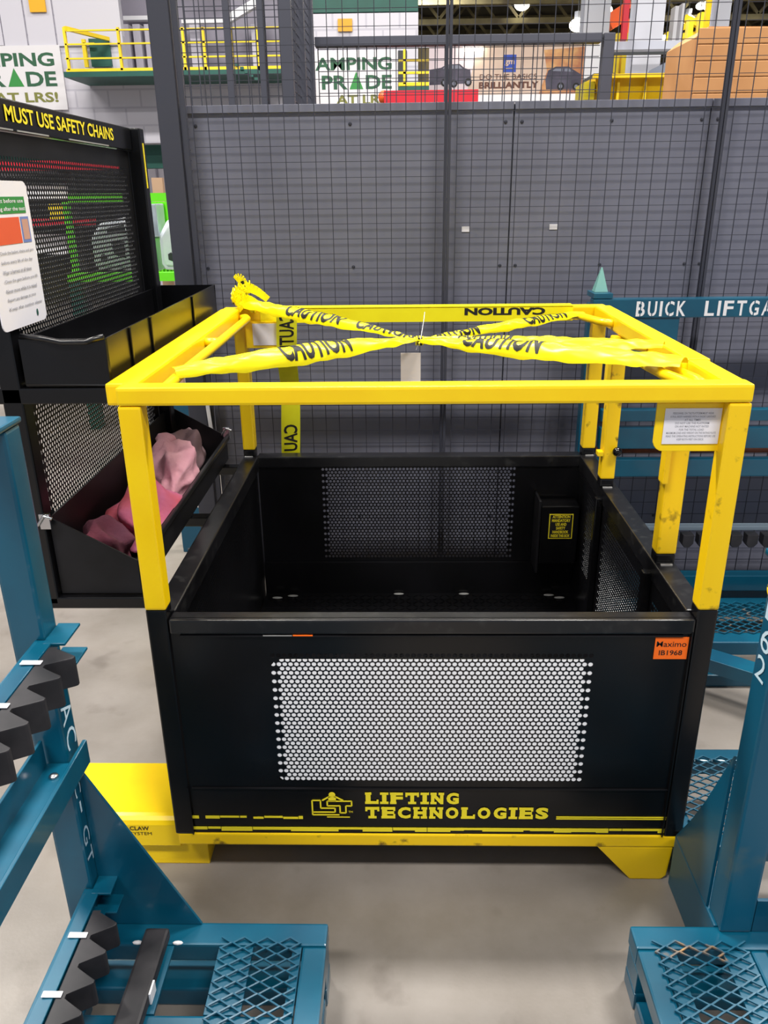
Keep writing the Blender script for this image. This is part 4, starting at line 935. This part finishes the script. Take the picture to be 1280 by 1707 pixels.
for i, (a_, b_, c_, d_, y_) in enumerate(((1010, 1030, 92, 160, 14), (1034, 1044, 88, 160, 14), (1118, 1124, 10, 160, 13), (1130, 1134, 5, 160, 13), (1142, 1150, 30, 160, 19), (1160, 1166, 20, 160, 19), (940, 948, 80, 160, 20))):
    A_ = fb(a_, b_, c_, d_, y_, .2); x_ = [q[0] for q in A_.v]; A_.box(min(x_), max(x_), y_+.01, y_+.19, 0, min(q[2] for q in A_.v))
    tag(solo(A_.build('machine_frame_post', YFAR if i not in (2, 3) else WHITE)), ('broad yellow machine post right beside the left white column', 'slim yellow machine post under the red pipe', 'white conduit post first to the right of the broad white column', 'white conduit post second to the right of the broad white column', 'yellow machine post above the yellow bin, third right of the broad column', 'yellow machine post left of the brown crate edge', 'yellow machine post at the right end of the vehicle banner')[i], 'post')
for i, (a_, b_, c_, d_, y_) in enumerate(((1105, 1175, 66, 56, 20), (1110, 1180, 60, 24, 20), (1140, 1190, 30, 52, 19))):
    tag(solo(MB().bar(at(a_, c_, y_+i*.4), at(b_, d_, y_+i*.4), .12, .16, up=(0, 1, 0)).box(at(b_, d_, y_+i*.4).x-.05, at(b_, d_, y_+i*.4).x+.05, y_+i*.4-.05, y_+i*.4+.05, at(b_, d_, y_+i*.4).z, 8.59).build('yellow_gantry_bar', YFAR)), ('flatter lower yellow gantry bar right of the broad white column', 'steeper yellow gantry bar rising to the right of the broad white column', 'yellow gantry bar sloping down toward the brown crate corner')[i], 'beam')
for px, py, y_, r_, lab in ((870, 8, 30, .22, 'round glowing high-bay lamp above the vehicle banner'), (963, 42, 26, .22, 'round glowing high-bay lamp low on the left white column'), (1008, 18, 24, .18, 'round glowing high-bay lamp beside the left white column'),
                      (1168, 10, 30, .14, 'small glowing high-bay lamp left of the wide pair at the top right'), (1187, 8, 28, .24, 'wide glowing high-bay lamp at the top right'), (1146, 35, 30, .22, 'glowing high-bay lamp under the wide top right one'),
                      (327, 98, 16, .12, 'bright glowing lamp seen through the left mesh'), (318, 86, 19, .07, 'small glowing lamp just above the bright one in the left mesh')):
    p = at(px, py, y_); t = thing('high_bay_lamp', lab, 'lamp', (p.x, y_, p.z))
    MB().ball((p.x, y_, p.z), r_, 14, sq=(1.1, 1, .75)).build('bulb', LAMP, t, smooth=True)
    MB().tube([(p.x, y_, p.z+r_*.7), (p.x, y_, p.z+r_*1.5)], r_*.5, 10).build('housing', SILVER, t)
    MB().tube([(p.x, y_, p.z+r_*1.5), (p.x, y_, 8.5)], .02, 6).build('hanger', DGREY, t)
# left bay: green rack with door panels, red beams
GR = thing('panel_rack', 'bright green rack holding car door panels beyond the left screen', 'rack', (at(200, 400, 5.6).x, 5.9, 0))
fb(112, 345, 322, 336, 5.6, .08).build('top_beam', GREEN, GR); fb(112, 345, 455, 469, 5.6, .08).build('bottom_beam', GREEN, GR)
fb(112, 120, 337, 454, 5.62, .06).build('rack_post', GREEN, GR); fb(335, 343, 337, 454, 5.62, .06).build('rack_post', GREEN, GR)
fb(254, 335, 336, 455, 6.15, .03).build('side_sheet', GREEN, GR)
for k in range(6): fb(258+k*6, 260+k*6, 338, 454, 6.13, .018).build('sheet_rib', GREEN, GR)
for a_ in (114, 330): p = at(a_, 470, 5.6); MB().box(p.x, p.x+.08, 5.6, 5.68, 0, p.z).build('rack_leg', DGREEN, GR)
def door_panel(px0, px1, py0, py1, y, m_, lab, holes=True):
    A_, B_ = at(px0, (py0+py1)/2, y), at(px1, (py0+py1)/2, y); z1_, z0_ = at(px0, py0, y).z, at(px0, py1, y).z; W_, H_ = B_.x-A_.x, z1_-z0_
    t = thing('car_door_panel', lab, 'door panel', (A_.x+W_/2, y+.04, z0_))
    o2 = lambda u, v: (A_.x+W_*u, z0_+H_*v)
    out = [(.02, .12), (.10, .02), (.95, 0), (1, .05), (1, .98), (.9, 1), (.25, .88), (.02, .62)]
    MB().prism([o2(*q) for q in out], 'y', y+.02, y+.05).build('outer_skin', m_, t, bevel=.012)
    inn = [(.10, .18), (.16, .10), (.92, .07), (.95, .92), (.86, .93), (.30, .82), (.10, .58)]
    MB().prism([o2(*q) for q in inn], 'y', y, y+.0195).build('inner_skin', m_, t, bevel=.009)
    for hole in ([(.22, .20), (.32, .17), (.38, .24), (.30, .33), (.22, .30)], [(.55, .30), (.80, .24), (.80, .55), (.50, .55)], [(.42, .70), (.86, .70), (.84, .86), (.46, .80)]):
        MB().prism([o2(*q) for q in hole], 'y', y-.003, y-.0005).build('opening', DGREY, t)
    return t
door_panel(263, 332, 356, 452, 5.75, EWHITE, 'white car door panel with dark openings in the green rack beside the fence post')
door_panel(150, 222, 362, 452, 5.75, EWHITE, 'white car door panel in the green rack seen through the black screen')
m = fb(236, 247, 342, 454, 5.72, .3); m = fb(247, 262, 340, 395, 5.74, .2, m); m = fb(247, 261, 397, 452, 5.74, .2, m)
fthing(m.build('silver_panel', SILVER, None, bevel=.008), 'folded silver metal panel at the left of the white door panel in the green rack', 'panel')
fthing(fb(274, 291, 296, 700, 6.3, .05).build('tan_board', mat('tan_board', (170, 136, 112), .7)), 'small tan board standing on the green rack', 'board')
fthing(fb(-120, 234, 268, 284, 7.2, .15).build('red_beam', RED), 'upper long red beam seen through the black screen', 'beam')
fthing(fb(-120, 150, 366, 377, 7.2, .15).build('red_beam', RED), 'lower long red beam seen through the black screen', 'beam')
p = at(-60, 300, 7.4)
for px in (-60, 100): 
    q = at(px, 300, 7.36); tag(solo(MB().box(q.x, q.x+.1, 7.36, 7.44, 0, q.z+.25).build('rack_upright', DGREY)), 'dark upright carrying the red beams, ' + ('hidden behind the safety notice' if px < 0 else 'seen through the screen beside the notice'), 'post')
fthing(fb(82, 108, 340, 365.8, 7.2, .1).build('yellow_box', YFAR), 'small yellow box above the lower red beam behind the screen', 'box')
fthing(fb(-150, 110, 308, 332, 7.3, .05).build('pale_board', WHITE), 'long pale board above the yellow box behind the screen', 'board')
fthing(fb(-150, 110, 392, 425, 7.3, .05).build('pale_board', WHITE), 'long pale board under the lower red beam behind the screen', 'board')
fthing(fb(-300, 270, 262, 276, 13.4, .199).build('pipe_run', mat('dark_red_pipe', (84, 44, 50), .5)), 'dark red pipe run in the shaded bay under the white block wall', 'pipe')

p = at(278, 674, 3.45); q = at(292, 674, 3.45)
m = MB(); perf(m, (p.x, 3.45, .02), (1, 0, 0), (0, 0, 1), q.x-p.x+.10, p.z-.02, (.02, q.x-p.x+.08, .2, p.z-.06), pitch=.03, r=.007)
m.box(p.x, p.x+.02, 3.452, 3.48, 0, p.z); m.box(q.x+.08, q.x+.10, 3.452, 3.48, 0, p.z)
tag(solo(m.build('perforated_plate', TEALD)), 'teal grey plate with small holes standing behind the far end of the bin', 'plate')
p = at(346, 676, 2.955); q = at(352, 716, 2.955); MB().bar(p, q, .014, .006, up=(0, 1, 0)).build('white_tie', WTIE, FN)
